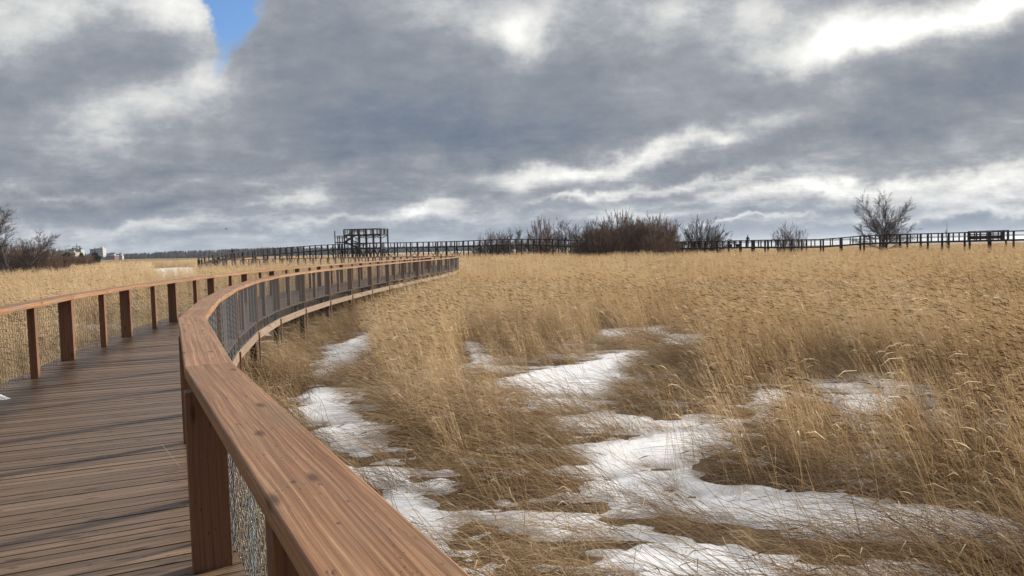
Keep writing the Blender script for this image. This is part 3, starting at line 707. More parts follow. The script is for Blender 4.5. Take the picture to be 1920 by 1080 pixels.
# ------------------------------------------------------------------ ground, snow, ice
def poly_w(pts): return np.array([at(x, y) for x, y in pts])
SNOW = [poly_w(p) for p in (
 [(700,622),(655,640),(610,665),(590,700),(610,712),(660,690),(700,655)],
 [(600,722),(560,745),(575,790),(620,840),(700,845),(725,820),(700,790),(655,770),(640,735)],
 [(600,850),(660,880),(760,880),(745,905),(690,915),(640,900)],
 [(700,925),(775,930),(845,1000),(800,1020),(740,985)],
 [(935,712),(1000,698),(1090,684),(1180,660),(1330,652),(1340,628),(1250,626),(1235,652),(1180,690),(1160,700),(1165,722),(1110,745),(1020,740),(940,728)],
 [(1118,616),(1165,618),(1262,610),(1250,630),(1180,630),(1140,642)],
 [(985,752),(1110,750),(1125,765),(1040,770),(1000,768)],
 [(1010,785),(1120,775),(1250,790),(1330,775),(1410,790),(1370,805),(1200,812),(1080,805)],
 [(1080,848),(1160,825),(1310,815),(1400,835),(1290,860),(1300,895),(1190,905),(1120,880)],
 [(990,930),(1100,910),(1250,905),(1390,912),(1480,930),(1640,930),(1760,950),(1930,972),(1930,1012),(1800,1005),(1650,1010),(1500,1018),(1380,985),(1280,960),(1150,945)],
 [(920,965),(1050,965),(1190,985),(1290,1005),(1420,1030),(1300,1035),(1150,1010),(1000,1000)],
 [(1105,1062),(1200,1040),(1330,1050),(1470,1045),(1520,1065),(1500,1110),(1100,1110)],
 [(1560,742),(1650,746),(1670,776),(1590,788)],
 [(1680,722),(1720,724),(1715,738),(1680,738)],
 [(1750,768),(1810,765),(1810,805),(1755,808)],
 [(1850,785),(1930,780),(1930,830),(1880,825)],
 [(1420,735),(1475,730),(1470,760),(1440,800),(1415,790)],
 [(860,640),(900,690),(935,700),(930,680),(890,640)],
 [(155,610),(240,608),(245,630),(160,642)], [(-20,715),(50,700),(60,718),(0,745)],
 [(60,668),(110,660),(118,668),(66,680)],
)]
CLEAR = np.array([atd(281,500,100)[:2], atd(377,500,100)[:2], atd(376,500,230)[:2], atd(281,500,230)[:2]])
def inpoly(P, x, y):
    r = np.zeros(x.shape, bool); n = len(P); j = n-1
    for i in range(n):
        xi, yi = P[i]; xj, yj = P[j]
        c = ((yi > y) != (yj > y)) & (x < (xj-xi)*(y-yi)/((yj-yi)+1e-12)+xi); r ^= c; j = i
    return r
def blur(A, n):
    for _ in range(n):
        A = (A+np.roll(A,1,0)+np.roll(A,-1,0)+np.roll(A,1,1)+np.roll(A,-1,1))/5
    return A
gx = np.arange(-26, 30.01, .07); gy = np.arange(3, 44.01, .07); X, Y = np.meshgrid(gx, gy)
S0 = np.zeros(X.shape, bool)
for P in SNOW: S0 |= inpoly(P, X, Y)
S1 = .96*blur(S0.astype(float), 7)
HULL = poly_w([(560,640),(720,610),(1000,640),(1300,600),(1500,660),(1920,720),(1920,860),(1500,860),(1300,910),(1000,930),(1050,1080),(850,1060),(560,800)])
S1 = S1+.27*blur(inpoly(HULL, X, Y).astype(float), 12)
S1 = S1+(fbm(X*.8+Y*.5, Y*3.4, 21, 5)-.5)*2.1+(fbm(X*4.5+Y*2, Y*10, 25)-.5)*1.9
SM = (S1 > .49).astype(float); SM[:2] = SM[-2:] = 0; SM[:,:2] = SM[:,-2:] = 0
SMb = blur(SM, 1); SMw = blur(SM, 10)
def snowval(x, y, A=None):
    A = S1 if A is None else A
    i = np.clip(np.round((x-gx[0])/.07).astype(int), 0, len(gx)-1); j = np.clip(np.round((y-gy[0])/.07).astype(int), 0, len(gy)-1)
    ok = (x > gx[0]) & (x < gx[-1]) & (y > gy[0]) & (y < gy[-1]); return np.where(ok, A[j,i], 0)
S0b = blur(S0.astype(float), 3)
def hides(x, y, h):
    """how far a reed of height h would stand in front of open snow"""
    r = np.zeros(x.shape)
    for f in (.35,.6,.85,1.0):
        k = (H-GZ)/(H-GZ-np.minimum(h*f, 2.6)); r = np.maximum(r, snowval(x*k, y*k, S0b)*(1 if f < .9 else .8))
    return r
def snowmask(x, y):
    i = np.round((x-gx[0])/.07).astype(int); j = np.round((y-gy[0])/.07).astype(int)
    ok = (i >= 0) & (i < len(gx)) & (j >= 0) & (j < len(gy))
    return ok & (SM[np.clip(j,0,len(gy)-1), np.clip(i,0,len(gx)-1)] > .5)
def gridmesh(name, X, Y, Z, keep=None):
    ny, nx = X.shape; idx = np.arange(nx*ny).reshape(ny, nx)
    Fq = np.stack([idx[:-1,:-1], idx[:-1,1:], idx[1:,1:], idx[1:,:-1]], -1).reshape(-1,4); V = np.stack([X,Y,Z],-1).reshape(-1,3)
    if keep is not None:
        k = keep.reshape(-1); Fq = Fq[k[Fq].any(1)]; used = np.unique(Fq); mp = np.zeros(len(V), int); mp[used] = np.arange(len(used)); V = V[used]; Fq = mp[Fq]
    me = rawmesh(name, V, Fq); me.polygons.foreach_set('use_smooth', np.ones(len(me.polygons), bool)); return me
m_, g_ = material('snow'); pos = g_.n('ShaderNodeNewGeometry').outputs['Position']
nb = g_.noise(pos, 2.2, 5, .6); nf = g_.noise(pos, 45, 3, .6)
c = g_.ramp(nb, [(.3,(.80,.82,.85)),(.6,(.88,.89,.90))])
c = g_.mix(g_.mr(g_.noise(pos, 12, 6, .75), .56, .72, 0, .6), c, (.42,.33,.22))
p_ = finish(g_, c, .55, g_.m('ADD', nb, g_.m('MULTIPLY', nf, .16)), .5, .05, .3); M['snow'] = m_
m_, g_ = material('marsh_litter'); pos = g_.n('ShaderNodeNewGeometry').outputs['Position']
st_ = g_.n('ShaderNodeMapping', {'Vector': pos, 'Scale': (4, 22, 4), 'Rotation': (0,0,.35)}).outputs[0]
nn_ = g_.noise(st_, 1.0, 5, .7, .6); nb = g_.noise(pos, .8, 4, .6)
c = g_.ramp(nn_, [(.3,(.035,.023,.014)),(.48,(.14,.088,.047)),(.68,(.38,.265,.155))])
c = g_.mix(g_.mr(nb, .45, .7, 0, .45), c, (.05,.034,.022))
finish(g_, c, .9, nn_, .8, .05); M['litter'] = m_
Zs = GZ-.035+.05*SMb+.05*(SMw-.3)+.03*(fbm(X*1.4,Y*1.4,31)-.5)
tag(link('snow_patches', gridmesh('snow_patches', X, Y, Zs, SMb > .12), M['snow']), kind='structure')
# one ground sheet to the horizon: fine rings near, coarse far
xs = np.unique(np.r_[-9000,-5000,-3000,-1800,-1000,-600,-350,-200,-120,-80, np.arange(-50,60,1.2), 80,120,200,350,600,1000,1800,3000,5000,9000.])
ys = np.unique(np.r_[-9000,-3000,-800,-200,-60,-20, np.arange(-6,60,1.2), 80,100,130,170,220,300,450,700,1100,1800,3000,5000,9000.])
Xg, Yg = np.meshgrid(xs, ys); near = (np.hypot(Xg,Yg) < 60)
tag(link('ground', gridmesh('ground', Xg, Yg, GZ-.012+near*.03*(fbm(Xg*.4,Yg*.4,51)-.6)), M['litter']), kind='structure')
# frozen sea behind the raised walk
m_, g_ = material('sea_ice'); pos = g_.n('ShaderNodeNewGeometry').outputs['Position']
c = g_.ramp(g_.noise(g_.n('ShaderNodeMapping', {'Vector': pos, 'Scale': (.004,.02,1)}).outputs[0], 1.0, 4, .6), [(.35,(.42,.47,.52)),(.6,(.66,.69,.71))])
finish(g_, c, .5); M['ice'] = m_
def flat(name, pts, z, mat):
    me = bpy.data.meshes.new(name); me.from_pydata([(x,y,z) for x,y in pts], [], [tuple(range(len(pts)))]); return link(name, me, mat)
tag(flat('frozen_sea', [(-160,520),(-60,470),(-10,430),(40,400),(150,470),(300,520),(520,560),(8800,560),(8800,8800),(-1500,8800),(-900,1350),(-420,900)], GZ+.08, M['ice']), kind='structure')
tag(flat('marsh_pool', [tuple(p) for p in [atd(281,500,100)[:2], atd(330,500,92)[:2], atd(377,500,100)[:2], atd(376,500,215)[:2], atd(330,500,232)[:2], atd(281,500,215)[:2]]], GZ+.03, M['snow']), kind='structure')
def far_white(px0, px1, d0, d1, n):
    pass
lp = at(2, 748, 0); tag(lump('snow_lump', (lp[0]-.02, lp[1], .002), .12, .045, M['snow'], 3), 'small lump of white snow on the left edge of the deck boards', 'snow')

# ------------------------------------------------------------------ reeds
WN = np.concatenate([resample(np.c_[NEAR[:,:2]], .8)]); WN = offsets(WN, 1.45)
WF = offsets(resample(FAR[:,:2], 1.2), 1.3)
def walkdist(x, y):
    out = np.full(x.shape, 1e9)
    for W in (WN, WF):
        for k in range(0, len(W)): out = np.minimum(out, (x-W[k,0])**2+(y-W[k,1])**2)
    return np.sqrt(out)
SEAP = np.array([(-160,520),(-60,470),(-10,430),(40,400),(150,470),(300,520),(520,560),(900,900),(-420,900)])
def stems(n, R, h, rad, lean, curve, leafp, plume, seed, ns=3, seg=5, spread=.16, mat=False):
    """one clump of reed stalks with dry leaves and drooping plumes; they lean towards -x"""
    rs = np.random.default_rng(seed); V = []; Fq = []; T = []; b = 0
    for i in range(n):
        a = rs.uniform(0,6.28); q = R*math.sqrt(rs.random()); base = np.array([q*math.cos(a), q*math.sin(a), -.03 if not mat else rs.uniform(0,.12)])
        hh = h*rs.uniform(.62,1.1)
        az = math.pi+rs.normal(0, .5 if not mat else .45); th = abs(lean+rs.normal(0, spread)); cv = curve*rs.uniform(.3,1.7)
        p = base.copy(); pts = [p.copy()]; dirs = []
        for k in range(seg):
            t = th+cv*(k/seg)**1.5
            if mat: t = min(1.62, th+cv*(k/seg))
            d = np.array([math.sin(t)*math.cos(az), math.sin(t)*math.sin(az), math.cos(t)]); az += rs.normal(0,.03 if not mat else .16)
            p = p+d*hh/seg
            if mat: p[2] = max(p[2], .01+.02*rs.random())
            pts.append(p.copy()); dirs.append(d)
        dirs.append(dirs[-1]); pts = np.array(pts); dirs = np.array(dirs)
        tint = min(1, max(0, rs.normal(.62, .24))); r0 = rad*rs.uniform(.7,1.2)
        side = unit_rows(np.cross(dirs, np.array([[.2,.3,1.]]))+1e-6); s2 = np.cross(dirs, side)
        rr = r0*np.linspace(1,.55,seg+1)[:,None]
        for k in range(ns):
            an = 2*math.pi*k/ns; V.append(pts+side*rr*math.cos(an)+s2*rr*math.sin(an))
        m = seg+1
        for k in range(ns):
            i0 = b+k*m; i1 = b+((k+1) % ns)*m; j = np.arange(seg); Fq.append(np.stack([i0+j,i0+j+1,i1+j+1,i1+j],1))
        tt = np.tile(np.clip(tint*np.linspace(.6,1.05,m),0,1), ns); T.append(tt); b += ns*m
        # leaves
        for _ in range(rs.poisson(leafp)):
            f = rs.uniform(.3,.92); p0 = pts[0]+(pts[-1]-pts[0])*f; kk = min(seg-1, int(f*seg)); p0 = pts[kk]+(pts[kk+1]-pts[kk])*(f*seg-kk)
            a2 = az+rs.normal(0,.9); up_ = rs.uniform(-.1,.9); L = rs.uniform(.15,.34); d = unit(np.array([math.cos(a2), math.sin(a2), up_])); w = rad*rs.uniform(1.2,2.4)
            sd = unit(np.cross(d, rs.normal(0,1,3)))*w; p1 = p0+d*L*.5; p2 = p1+unit(d+np.array([0,0,-.8]))*L*.5
            V.append(np.array([p0-sd*.5,p0+sd*.5,p1-sd,p1+sd,p2-sd*.1,p2+sd*.1])); Fq.append(np.array([[b,b+1,b+3,b+2],[b+2,b+3,b+5,b+4]])); T.append(np.full(6, min(1,tint*1.15))); b += 6
        # plume
        if rs.random() < plume:
            d = dirs[-1].copy(); p0 = pts[-1]; L = rs.uniform(.10,.2); dk = rs.random() < (.75 if rad < .003 else .25); tv = rs.uniform(-.22,.0) if dk else rs.uniform(.2,.6)
            P_ = [p0]; 
            for k in range(3): d = unit(d+np.array([-.42,0,-.30])); P_.append(P_[-1]+d*L/3)
            wd = np.array([.2,1,.75,.1])*rad*rs.uniform(1.5,2.7)
            for ax in (np.array([0,1.,0]), np.array([.5,0,1.])):
                for k in range(4): V.append(np.array([P_[k]-ax*wd[k], P_[k]+ax*wd[k]]))
                j = b+np.arange(3)*2; Fq.append(np.stack([j,j+1,j+3,j+2],1)); T.append(np.full(8, tv)); b += 8
    return np.concatenate(V), np.concatenate(Fq), np.concatenate(T)
def scatter_object(name, variants, pts, mat, label):
    """pts: list per variant of (pos n3, rot n3, scale n)"""
    V = []; Fq = []; T = []; K = []; b = 0
    for k, (v, f, t) in enumerate(variants): V.append(v); Fq.append(f+b); T.append(t); K.append(np.full(len(v), k)); b += len(v)
    Vp = np.concatenate([p[0] for p in pts]); 
    me = bpy.data.meshes.new(name); VV = np.concatenate(V+[Vp]).astype(np.float32); FF = np.concatenate(Fq).astype(np.int32)
    me.vertices.add(len(VV)); me.vertices.foreach_set('co', VV.ravel()); me.loops.add(FF.size); me.loops.foreach_set('vertex_index', FF.ravel())
    me.polygons.add(len(FF)); me.polygons.foreach_set('loop_start', np.arange(len(FF), dtype=np.int32)*4); me.update(calc_edges=True)
    npnt = len(Vp); nv = len(VV)-npnt
    def attr(nm, typ, a, key='value'): at_ = me.attributes.new(nm, typ, 'POINT'); at_.data.foreach_set(key, a)
    attr('tint', 'FLOAT', np.r_[np.concatenate(T), np.zeros(npnt)].astype(np.float32))
    attr('kind_id', 'INT', np.r_[np.concatenate(K), np.full(npnt,-1)].astype(np.int32))
    attr('pick', 'INT', np.r_[np.full(nv,-1), np.concatenate([np.full(len(p[0]),k) for k, p in enumerate(pts)])].astype(np.int32))
    attr('rot', 'FLOAT_VECTOR', np.concatenate([np.zeros((nv,3))]+[p[1] for p in pts]).astype(np.float32).ravel(), 'vector')
    attr('siz', 'FLOAT', np.r_[np.zeros(nv), np.concatenate([p[2] for p in pts])].astype(np.float32))
    o = link(name, me, mat)
    ng = bpy.data.node_groups.new(name+'_scatter', 'GeometryNodeTree')
    ng.interface.new_socket('Geometry', in_out='INPUT', socket_type='NodeSocketGeometry'); ng.interface.new_socket('Geometry', in_out='OUTPUT', socket_type='NodeSocketGeometry')
    gi = ng.nodes.new('NodeGroupInput'); go = ng.nodes.new('NodeGroupOutput'); jn = ng.nodes.new('GeometryNodeJoinGeometry')
    def na(nm, typ): n = ng.nodes.new('GeometryNodeInputNamedAttribute'); n.data_type = typ; n.inputs[0].default_value = nm; return n.outputs[0]
    kid = na('kind_id', 'INT'); pk = na('pick', 'INT'); rot = na('rot', 'FLOAT_VECTOR'); siz = na('siz', 'FLOAT')
    def eq(s, v):
        n = ng.nodes.new('FunctionNodeCompare'); n.data_type = 'INT'; n.operation = 'EQUAL'; ng.links.new(s, n.inputs[2]); n.inputs[3].default_value = v; return n.outputs[0]
    def sep(sel):
        n = ng.nodes.new('GeometryNodeSeparateGeometry'); n.domain = 'POINT'; ng.links.new(gi.outputs[0], n.inputs[0]); ng.links.new(sel, n.inputs[1]); return n.outputs[0]
    for k in range(len(variants)):
        ip = ng.nodes.new('GeometryNodeInstanceOnPoints'); P_ = sep(eq(pk, k)); G_ = sep(eq(kid, k))
        g2 = ng.nodes.new('GeometryNodeGeometryToInstance'); ng.links.new(G_, g2.inputs[0])
        ng.links.new(P_, ip.inputs['Points']); ng.links.new(g2.outputs[0], ip.inputs['Instance']); 
        e2 = ng.nodes.new('FunctionNodeEulerToRotation'); ng.links.new(rot, e2.inputs[0]); ng.links.new(e2.outputs[0], ip.inputs['Rotation']); ng.links.new(siz, ip.inputs['Scale'])
        ng.links.new(ip.outputs[0], jn.inputs[0])
    ng.links.new(jn.outputs[0], go.inputs[0])
    md = o.modifiers.new('scatter', 'NODES'); md.node_group = ng
    return tag(o, label, 'reeds', kind='stuff')
MATZ = [poly_w(p) for p in (
 [(560,770),(690,760),(830,770),(900,800),(1000,830),(1150,850),(1180,900),(1110,930),(1130,990),(1300,1000),(1400,1040),(1120,1060),(1100,1100),(880,1100),(560,850)],
 [(880,630),(1000,640),(1240,640),(1330,660),(1250,700),(1400,760),(1400,850),(1250,860),(1000,800),(900,740)],
 [(470,680),(600,620),(700,610),(700,780),(560,850)],
 [(1100,905),(1930,965),(1930,1030),(1500,1030),(1100,990)],
 [(1640,690),(1930,740),(1930,850),(1400,790),(1400,720)],
)]
HF = math.tan(math.radians(41))
def field(step, d0, d1, lo, seed, jitter=.5):
    xm = d1*HF+3; x = np.arange(-xm, xm, step); y = np.arange(max(2.5,d0*.7), d1, step); X_, Y_ = np.meshgrid(x, y); rs = np.random.default_rng(seed)
    X_ = (X_+rs.uniform(-jitter,jitter,X_.shape)*step).ravel(); Y_ = (Y_+rs.uniform(-jitter,jitter,Y_.shape)*step).ravel()
    D = np.hypot(X_, Y_); k = (D > d0) & (D <= d1) & (np.abs(X_) < Y_*HF+2.5); return X_[k], Y_[k], D[k], rs
def place(n, X_, Y_, D, rs, hgt, tilt=.12, z=GZ):
    rot = np.stack([rs.normal(0,tilt*.6,n), rs.normal(0,tilt,n), rs.normal(0,.4,n)], 1)
    return np.stack([X_,Y_,np.full(n,z)],1), rot, hgt
REG = dict(near=[], mid=[], far=[])
# near: small clumps
def accept(X_, Y_, D, rs, dens):
    m = np.ones(X_.shape)*dens
    m *= np.clip((fbm(X_*.35, Y_*.35, 61)-.22)*3.0, .25, 1)
    sn = snowmask(X_, Y_); mz = np.zeros(X_.shape, bool)
    for P in MATZ: mz |= inpoly(P, X_, Y_)
    m = np.where(mz, m*.34, m); m = np.where(sn, m*(.06+.06*(D < 13)), m)
    wd = walkdist(X_, Y_)
    m = np.where(wd < 1.75, 0, m); m = np.where((wd < 4.4) & (D < 34) & (X_ > -9), m*.07, m)
    m = np.where(inpoly(SEAP, X_, Y_), 0, m); m = np.where(inpoly(CLEAR, X_, Y_), 0, m)
    m = np.where((D < 7.4), m*.9, m)
    hd = hides(X_, Y_, 1.5*np.interp(D, [5,7,8.5,11,18,30,50], [.40,.48,.74,.84,.92,1.05,1.14])); m = np.where((D < 45) & (X_/Y_ > -.78), m*np.clip(1.05-hd*1.25, .010+.02*(D < 14)+.06*(D < 8.3), 1), m)
    return rs.random(X_.shape) < m
def height(X_, Y_, D, rs):
    h = np.interp(D, [5,7,8.5,11,18,30,50,90,140], [.40,.48,.74,.84,.92,1.05,1.14,1.2,1.25])
    h = h*(.84+.34*fbm(X_*.22, Y_*.22, 71))*rs.uniform(.85,1.12,X_.shape)
    mz = np.zeros(X_.shape, bool)
    for P in MATZ: mz |= inpoly(P, X_, Y_)
    h = np.where(mz & (X_/Y_ < .46), h*.82, h); h = h*np.where(D < 50, np.interp(X_/Y_, [.4,.55], [1,1.14]), 1)
    az = X_/np.maximum(Y_,1); h = np.where((az > -.5) & (az < -.41) & (D > 45) & (D < 100), h*.5, h)
    wd = walkdist(X_, Y_); h = np.where((wd < 4.5) & (D > 24) & (X_ > -8.5) & (Y_ < 75), h*np.clip(.5+(wd-1.7)*.2, .5, 1), h)
    h = np.where((wd < 10) & (D > 90) & (X_ < -18), h*.78, h)
    h = np.where((X_/Y_ > .2) & (D > 60), h*.95, h)
    h = np.where((X_/Y_ > .2) & (Y_ > np.interp(X_/Y_, [.2,.3,.42,.48,.62,.7,.9],[133,118,104,101,92,88,80])), h*.5, h)
    return h
variants = []; pts = []
VN = [stems(9, .24, 1.8, .0027, l, c, .6, .32, 100+i, seg=4, spread=.11) for i, (l, c) in enumerate(((.28,.16),(.42,.18),(.55,.2),(.16,.12),(.66,.22),(.34,.2),(.3,.16),(.45,.18),(.55,.2),(.2,.12),(.62,.22),(.38,.2)))]
X_, Y_, D, rs = field(.25, 5.2, 34, 0, 1); k = accept(X_, Y_, D, rs, .95); X_, Y_, D = X_[k], Y_[k], D[k]
hg = height(X_, Y_, D, rs); lf = fbm(X_*.16+3, Y_*.16, 81); vi = np.clip(((lf-.3)*9+rs.normal(0,1.0,len(X_))), 0, 5).astype(int); vi = np.where((X_/Y_ > .46) & (D > 13), rs.integers(0,3,len(X_)), vi)+6*rs.integers(0,2,len(X_))
order = [3,0,5,1,2,4,9,6,11,7,8,10]
for j in range(12):
    s = vi == order.index(j) if True else None; n = int(s.sum()); variants.append(VN[j]); pts.append(place(n, X_[s], Y_[s], D[s], rs, hg[s]))
print('near clumps', len(X_))
VM = [stems(36, .62, 1.75, .0040, l, c, .25, .10, 200+i, ns=3, seg=4) for i, (l, c) in enumerate(((.2,.14),(.28,.16),(.12,.1),(.34,.16)))]
X_, Y_, D, rs = field(.78, 34, 92, 0, 2); k = accept(X_, Y_, D, rs, 1.0); X_, Y_, D = X_[k], Y_[k], D[k]; hg = height(X_, Y_, D, rs); vi = rs.integers(0,4,len(X_))
for j in range(4): s = vi == j; variants.append(VM[j]); pts.append(place(int(s.sum()), X_[s], Y_[s], D[s], rs, hg[s], .07))
print('mid clumps', len(X_))
VF = [stems(46, 1.1, 1.75, .0075, l, c, .15, .08, 300+i, ns=3, seg=3) for i, (l, c) in enumerate(((.22,.3),(.28,.3),(.16,.3)))]
X_, Y_, D, rs = field(1.35, 92, 300, 0, 3); k = accept(X_, Y_, D, rs, 1.0); X_, Y_, D = X_[k], Y_[k], D[k]; hg = height(X_, Y_, D, rs); vi = rs.integers(0,3,len(X_))
for j in range(3): s = vi == j; variants.append(VF[j]); pts.append(place(int(s.sum()), X_[s], Y_[s], D[s], rs, hg[s], .05))
print('far clumps', len(X_))
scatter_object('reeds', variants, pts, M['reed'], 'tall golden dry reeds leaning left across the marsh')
# lodged stalks
LM = [stems(34, .5, 1.6, .0031, l, c, .2, .1, 400+i, ns=3, seg=6, mat=True, spread=.25) for i, (l, c) in enumerate(((.9,.9),(1.1,.6),(1.25,.4),(.7,1.2)))]
X_, Y_, D, rs = field(.34, 5.2, 46, 0, 4)
sn = snowmask(X_, Y_); wd = walkdist(X_, Y_)
edge = fbm(X_*.9, Y_*.9, 91)
sv = np.maximum(snowval(X_, Y_), np.maximum(snowval(X_-.45, Y_)*.86, snowval(X_-.9, Y_)*.70)); k = rs.random(X_.shape) < np.where(Y_ < 43, np.interp(sv, [.34,.45,.51], [.85,.2,.002]), .85); k &= wd > 1.3; X_, Y_, D = X_[k], Y_[k], D[k]; vi = rs.integers(0,4,len(X_)); sc = rs.uniform(.6,1.1,len(X_)); az0 = (fbm(X_*.3,Y_*.3,95)-.5)*3.0
P2 = []
for j in range(4):
    s = vi == j; n = int(s.sum()); rot = np.stack([rs.normal(0,.05,n), rs.normal(0,.04,n), az0[s]+rs.normal(0,.35,n)],1)
    P2.append((np.stack([X_[s],Y_[s],np.full(n,GZ+.01)],1), rot, sc[s]))
xe, ye, De, rs = field(.17, 5.2, 40, 0, 14); sv = snowval(xe, ye); so = np.maximum(snowval(xe-.45, ye)*.86, snowval(xe-.9, ye)*.70); k = ((sv > .26) | (so > .34)) & (sv < .50) & (rs.random(xe.shape) < .65) & (walkdist(xe, ye) > 1.3)
xe, ye = xe[k], ye[k]; vi = rs.integers(0,4,len(xe)); sc = rs.uniform(.18,.42,len(xe))
for j in range(4):
    s = vi == j; n = int(s.sum()); P2[j] = tuple(np.concatenate([a_, b_]) for a_, b_ in zip(P2[j], (np.stack([xe[s],ye[s],np.full(n,GZ+.01)],1), np.stack([rs.normal(0,.06,n), rs.normal(0,.06,n), rs.normal(0,1.0,n)],1), sc[s])))
LH = [stems(22, .35, 1.7, .0027, l, c, .3, .3, 500+i, ns=3, seg=6, spread=.16) for i, (l, c) in enumerate(((.75,.75),(.95,.55),(.6,.95),(1.1,.5)))]
X_, Y_, D, rs = field(.42, 5.2, 45, 0, 6); hd = hides(X_, Y_, np.full(X_.shape, 1.3)); mz = np.zeros(X_.shape, bool)
for P in MATZ: mz |= inpoly(P, X_, Y_)
k = (rs.random(X_.shape) < np.where((hd > .3) | mz, .34, .12)*np.clip(1.3-2.3*np.maximum(snowval(X_,Y_), np.maximum(snowval(X_-.4,Y_)*.9, snowval(X_-.8,Y_)*.75)), .005, 1)) & (walkdist(X_, Y_) > 1.9) & (hides(X_, Y_, np.full(X_.shape,.6)) < .55)
X_, Y_ = X_[k], Y_[k]; vi = rs.integers(0,4,len(X_)); sc = rs.uniform(.55,.95,len(X_)); az0 = (fbm(X_*.35,Y_*.35,97)-.5)*2.2
for j in range(4):
    s = vi == j; n = int(s.sum()); P2.append((np.stack([X_[s],Y_[s],np.full(n,GZ)],1), np.stack([rs.normal(0,.06,n), rs.normal(0,.06,n), az0[s]+rs.normal(0,.3,n)],1), sc[s]))
LM = LM+LH
scatter_object('fallen_reeds', LM, P2, M['mat'], 'brown fallen reed stalks lying in mats over the ground and snow')
print('mats', len(X_))
# reed bed far away: rough canopy surface, one mass
m_, g_ = material('far_reed_bed'); pos = g_.n('ShaderNodeNewGeometry').outputs['Position']
c = g_.ramp(g_.noise(g_.n('ShaderNodeMapping', {'Vector': pos, 'Scale': (.5,.05,1)}).outputs[0], 1.0, 6, .7), [(.3,(.13,.08,.037)),(.5,(.25,.16,.078)),(.7,(.36,.25,.13))])
finish(g_, c, .9); M['bed'] = m_
Y1 = np.r_[np.arange(270,500,3.0), np.arange(500,1250,12)]; t = np.linspace(-.62,.02,360); Tt, Yy = np.meshgrid(t, Y1); Xx = Tt*Yy
Zz = .28+.5*(fbm(Xx*.5,Yy*.5,7)-.5)+.25*(fbm(Xx*.05,Yy*.05,9)-.5)
kk = ~inpoly(np.array([(-160,520),(-60,470),(-10,430),(40,400),(100,430),(100,3000),(-1500,3000),(-420,900)]), Xx, Yy)
Zz = np.where(kk, Zz, GZ-.3)
tag(link('distant_reeds', gridmesh('distant_reeds', Xx, Yy, Zz, kk), M['bed']), 'pale brown reed bed reaching back to the wood on the left', 'reeds', kind='stuff')

# ------------------------------------------------------------------ air
hb = MB(); hb.box((0,0,13), (1,0,0), L=18600, W=18600, T=33); 
hz_ = hb.build('haze', None, None, origin=(0,0,0)); tag(hz_, 'thin bluish winter air over the whole marsh', 'haze', kind='stuff')
hm_ = bpy.data.materials.new('haze_air'); hm_.use_nodes = True; hg = N(hm_.node_tree)
hv = hg.n('ShaderNodeVolumePrincipled', {'Color': (.80,.88,1,1), 'Density': .0001, 'Anisotropy': .2}); ho = hg.n('ShaderNodeOutputMaterial', {'Volume': hv.outputs[0]}); hz_.data.materials.append(hm_)

# ------------------------------------------------------------------ light
SAZ = math.atan2(.77,.64); SEL = math.radians(23)
sd = bpy.data.lights.new('sun', 'SUN'); sd.energy = 5.0; sd.angle = math.radians(5.5); sd.color = (1,.93,.84)
so = bpy.data.objects.new('sun', sd); COL.objects.link(so)
dirv = Vector((math.sin(SAZ)*math.cos(SEL), math.cos(SAZ)*math.cos(SEL), math.sin(SEL))); so.rotation_euler = dirv.to_track_quat('Z','Y').to_euler()
so.location = (20,-10,40)
w = bpy.data.worlds.new('World'); SC.world = w; w.use_nodes = True; g = N(w.node_tree)
dirn = g.n('ShaderNodeTexCoord').outputs['Generated']
sep = g.n('ShaderNodeSeparateXYZ', {0: dirn}); dx, dy, dz = sep.outputs
zp = g.m('MAXIMUM', dz, 0.0)
inv = g.m('DIVIDE', 1.0, g.m('ADD', zp, .07))
cp_ = g.n('ShaderNodeCombineXYZ', {0: g.m('MULTIPLY', dx, inv), 1: g.m('MULTIPLY', dy, inv), 2: 0.0}).outputs[0]    # cloud plane
yy = g.m('MAXIMUM', dy, .12)
uu = g.m('DIVIDE', dx, yy); vv = g.m('DIVIDE', dz, yy)
tp = g.n('ShaderNodeCombineXYZ', {0: uu, 1: vv, 2: 0.0}).outputs[0]                                                  # direction, laid flat to the north
def nz(vec, sc, det=6, ro=.55, di=0, off=(0,0,0), scale=(1,1,1), rot=0):
    mp = g.n('ShaderNodeMapping', {'Vector': vec, 'Location': off, 'Scale': scale, 'Rotation': (0,0,rot)}).outputs[0]
    return g.n('ShaderNodeTexNoise', {'Vector': mp, 'Scale': sc, 'Detail': det, 'Roughness': ro, 'Distortion': di})
warp = nz(tp, 5.0, 5, .6).outputs['Color']
wv = g.vm('SUBTRACT', warp, (.5,.5,.5)).outputs[0]; wv = g.vm('MULTIPLY', wv, (.13,.085,0)).outputs[0]
w2_ = g.vm('MULTIPLY', g.vm('SUBTRACT', nz(tp, 19, 7, .62, off=(2,5,0)).outputs['Color'], (.5,.5,.5)).outputs[0], (.05,.035,0)).outputs[0]
wp = g.vm('ADD', g.vm('ADD', tp, wv).outputs[0], w2_).outputs[0]
def blob(px, py, rx_, ry_, ang, amp, hard=1.0):
    d_ = ray(px, py); u = d_[0]/d_[1]; v = d_[2]/d_[1]
    mp = g.n('ShaderNodeMapping', {'Vector': wp, 'Location': (u,v,0), 'Rotation': (0,0,math.radians(ang)), 'Scale': (rx_/F, ry_/F, 1)}, vector_type='TEXTURE').outputs[0]
    r2 = g.vm('DOT_PRODUCT', mp, mp).outputs['Value']
    if hard != 1.0: r2 = g.m('POWER', r2, hard)
    e = g.m('EXPONENT', g.m('MULTIPLY', r2, -1.0)); return g.m('MULTIPLY', e, amp)
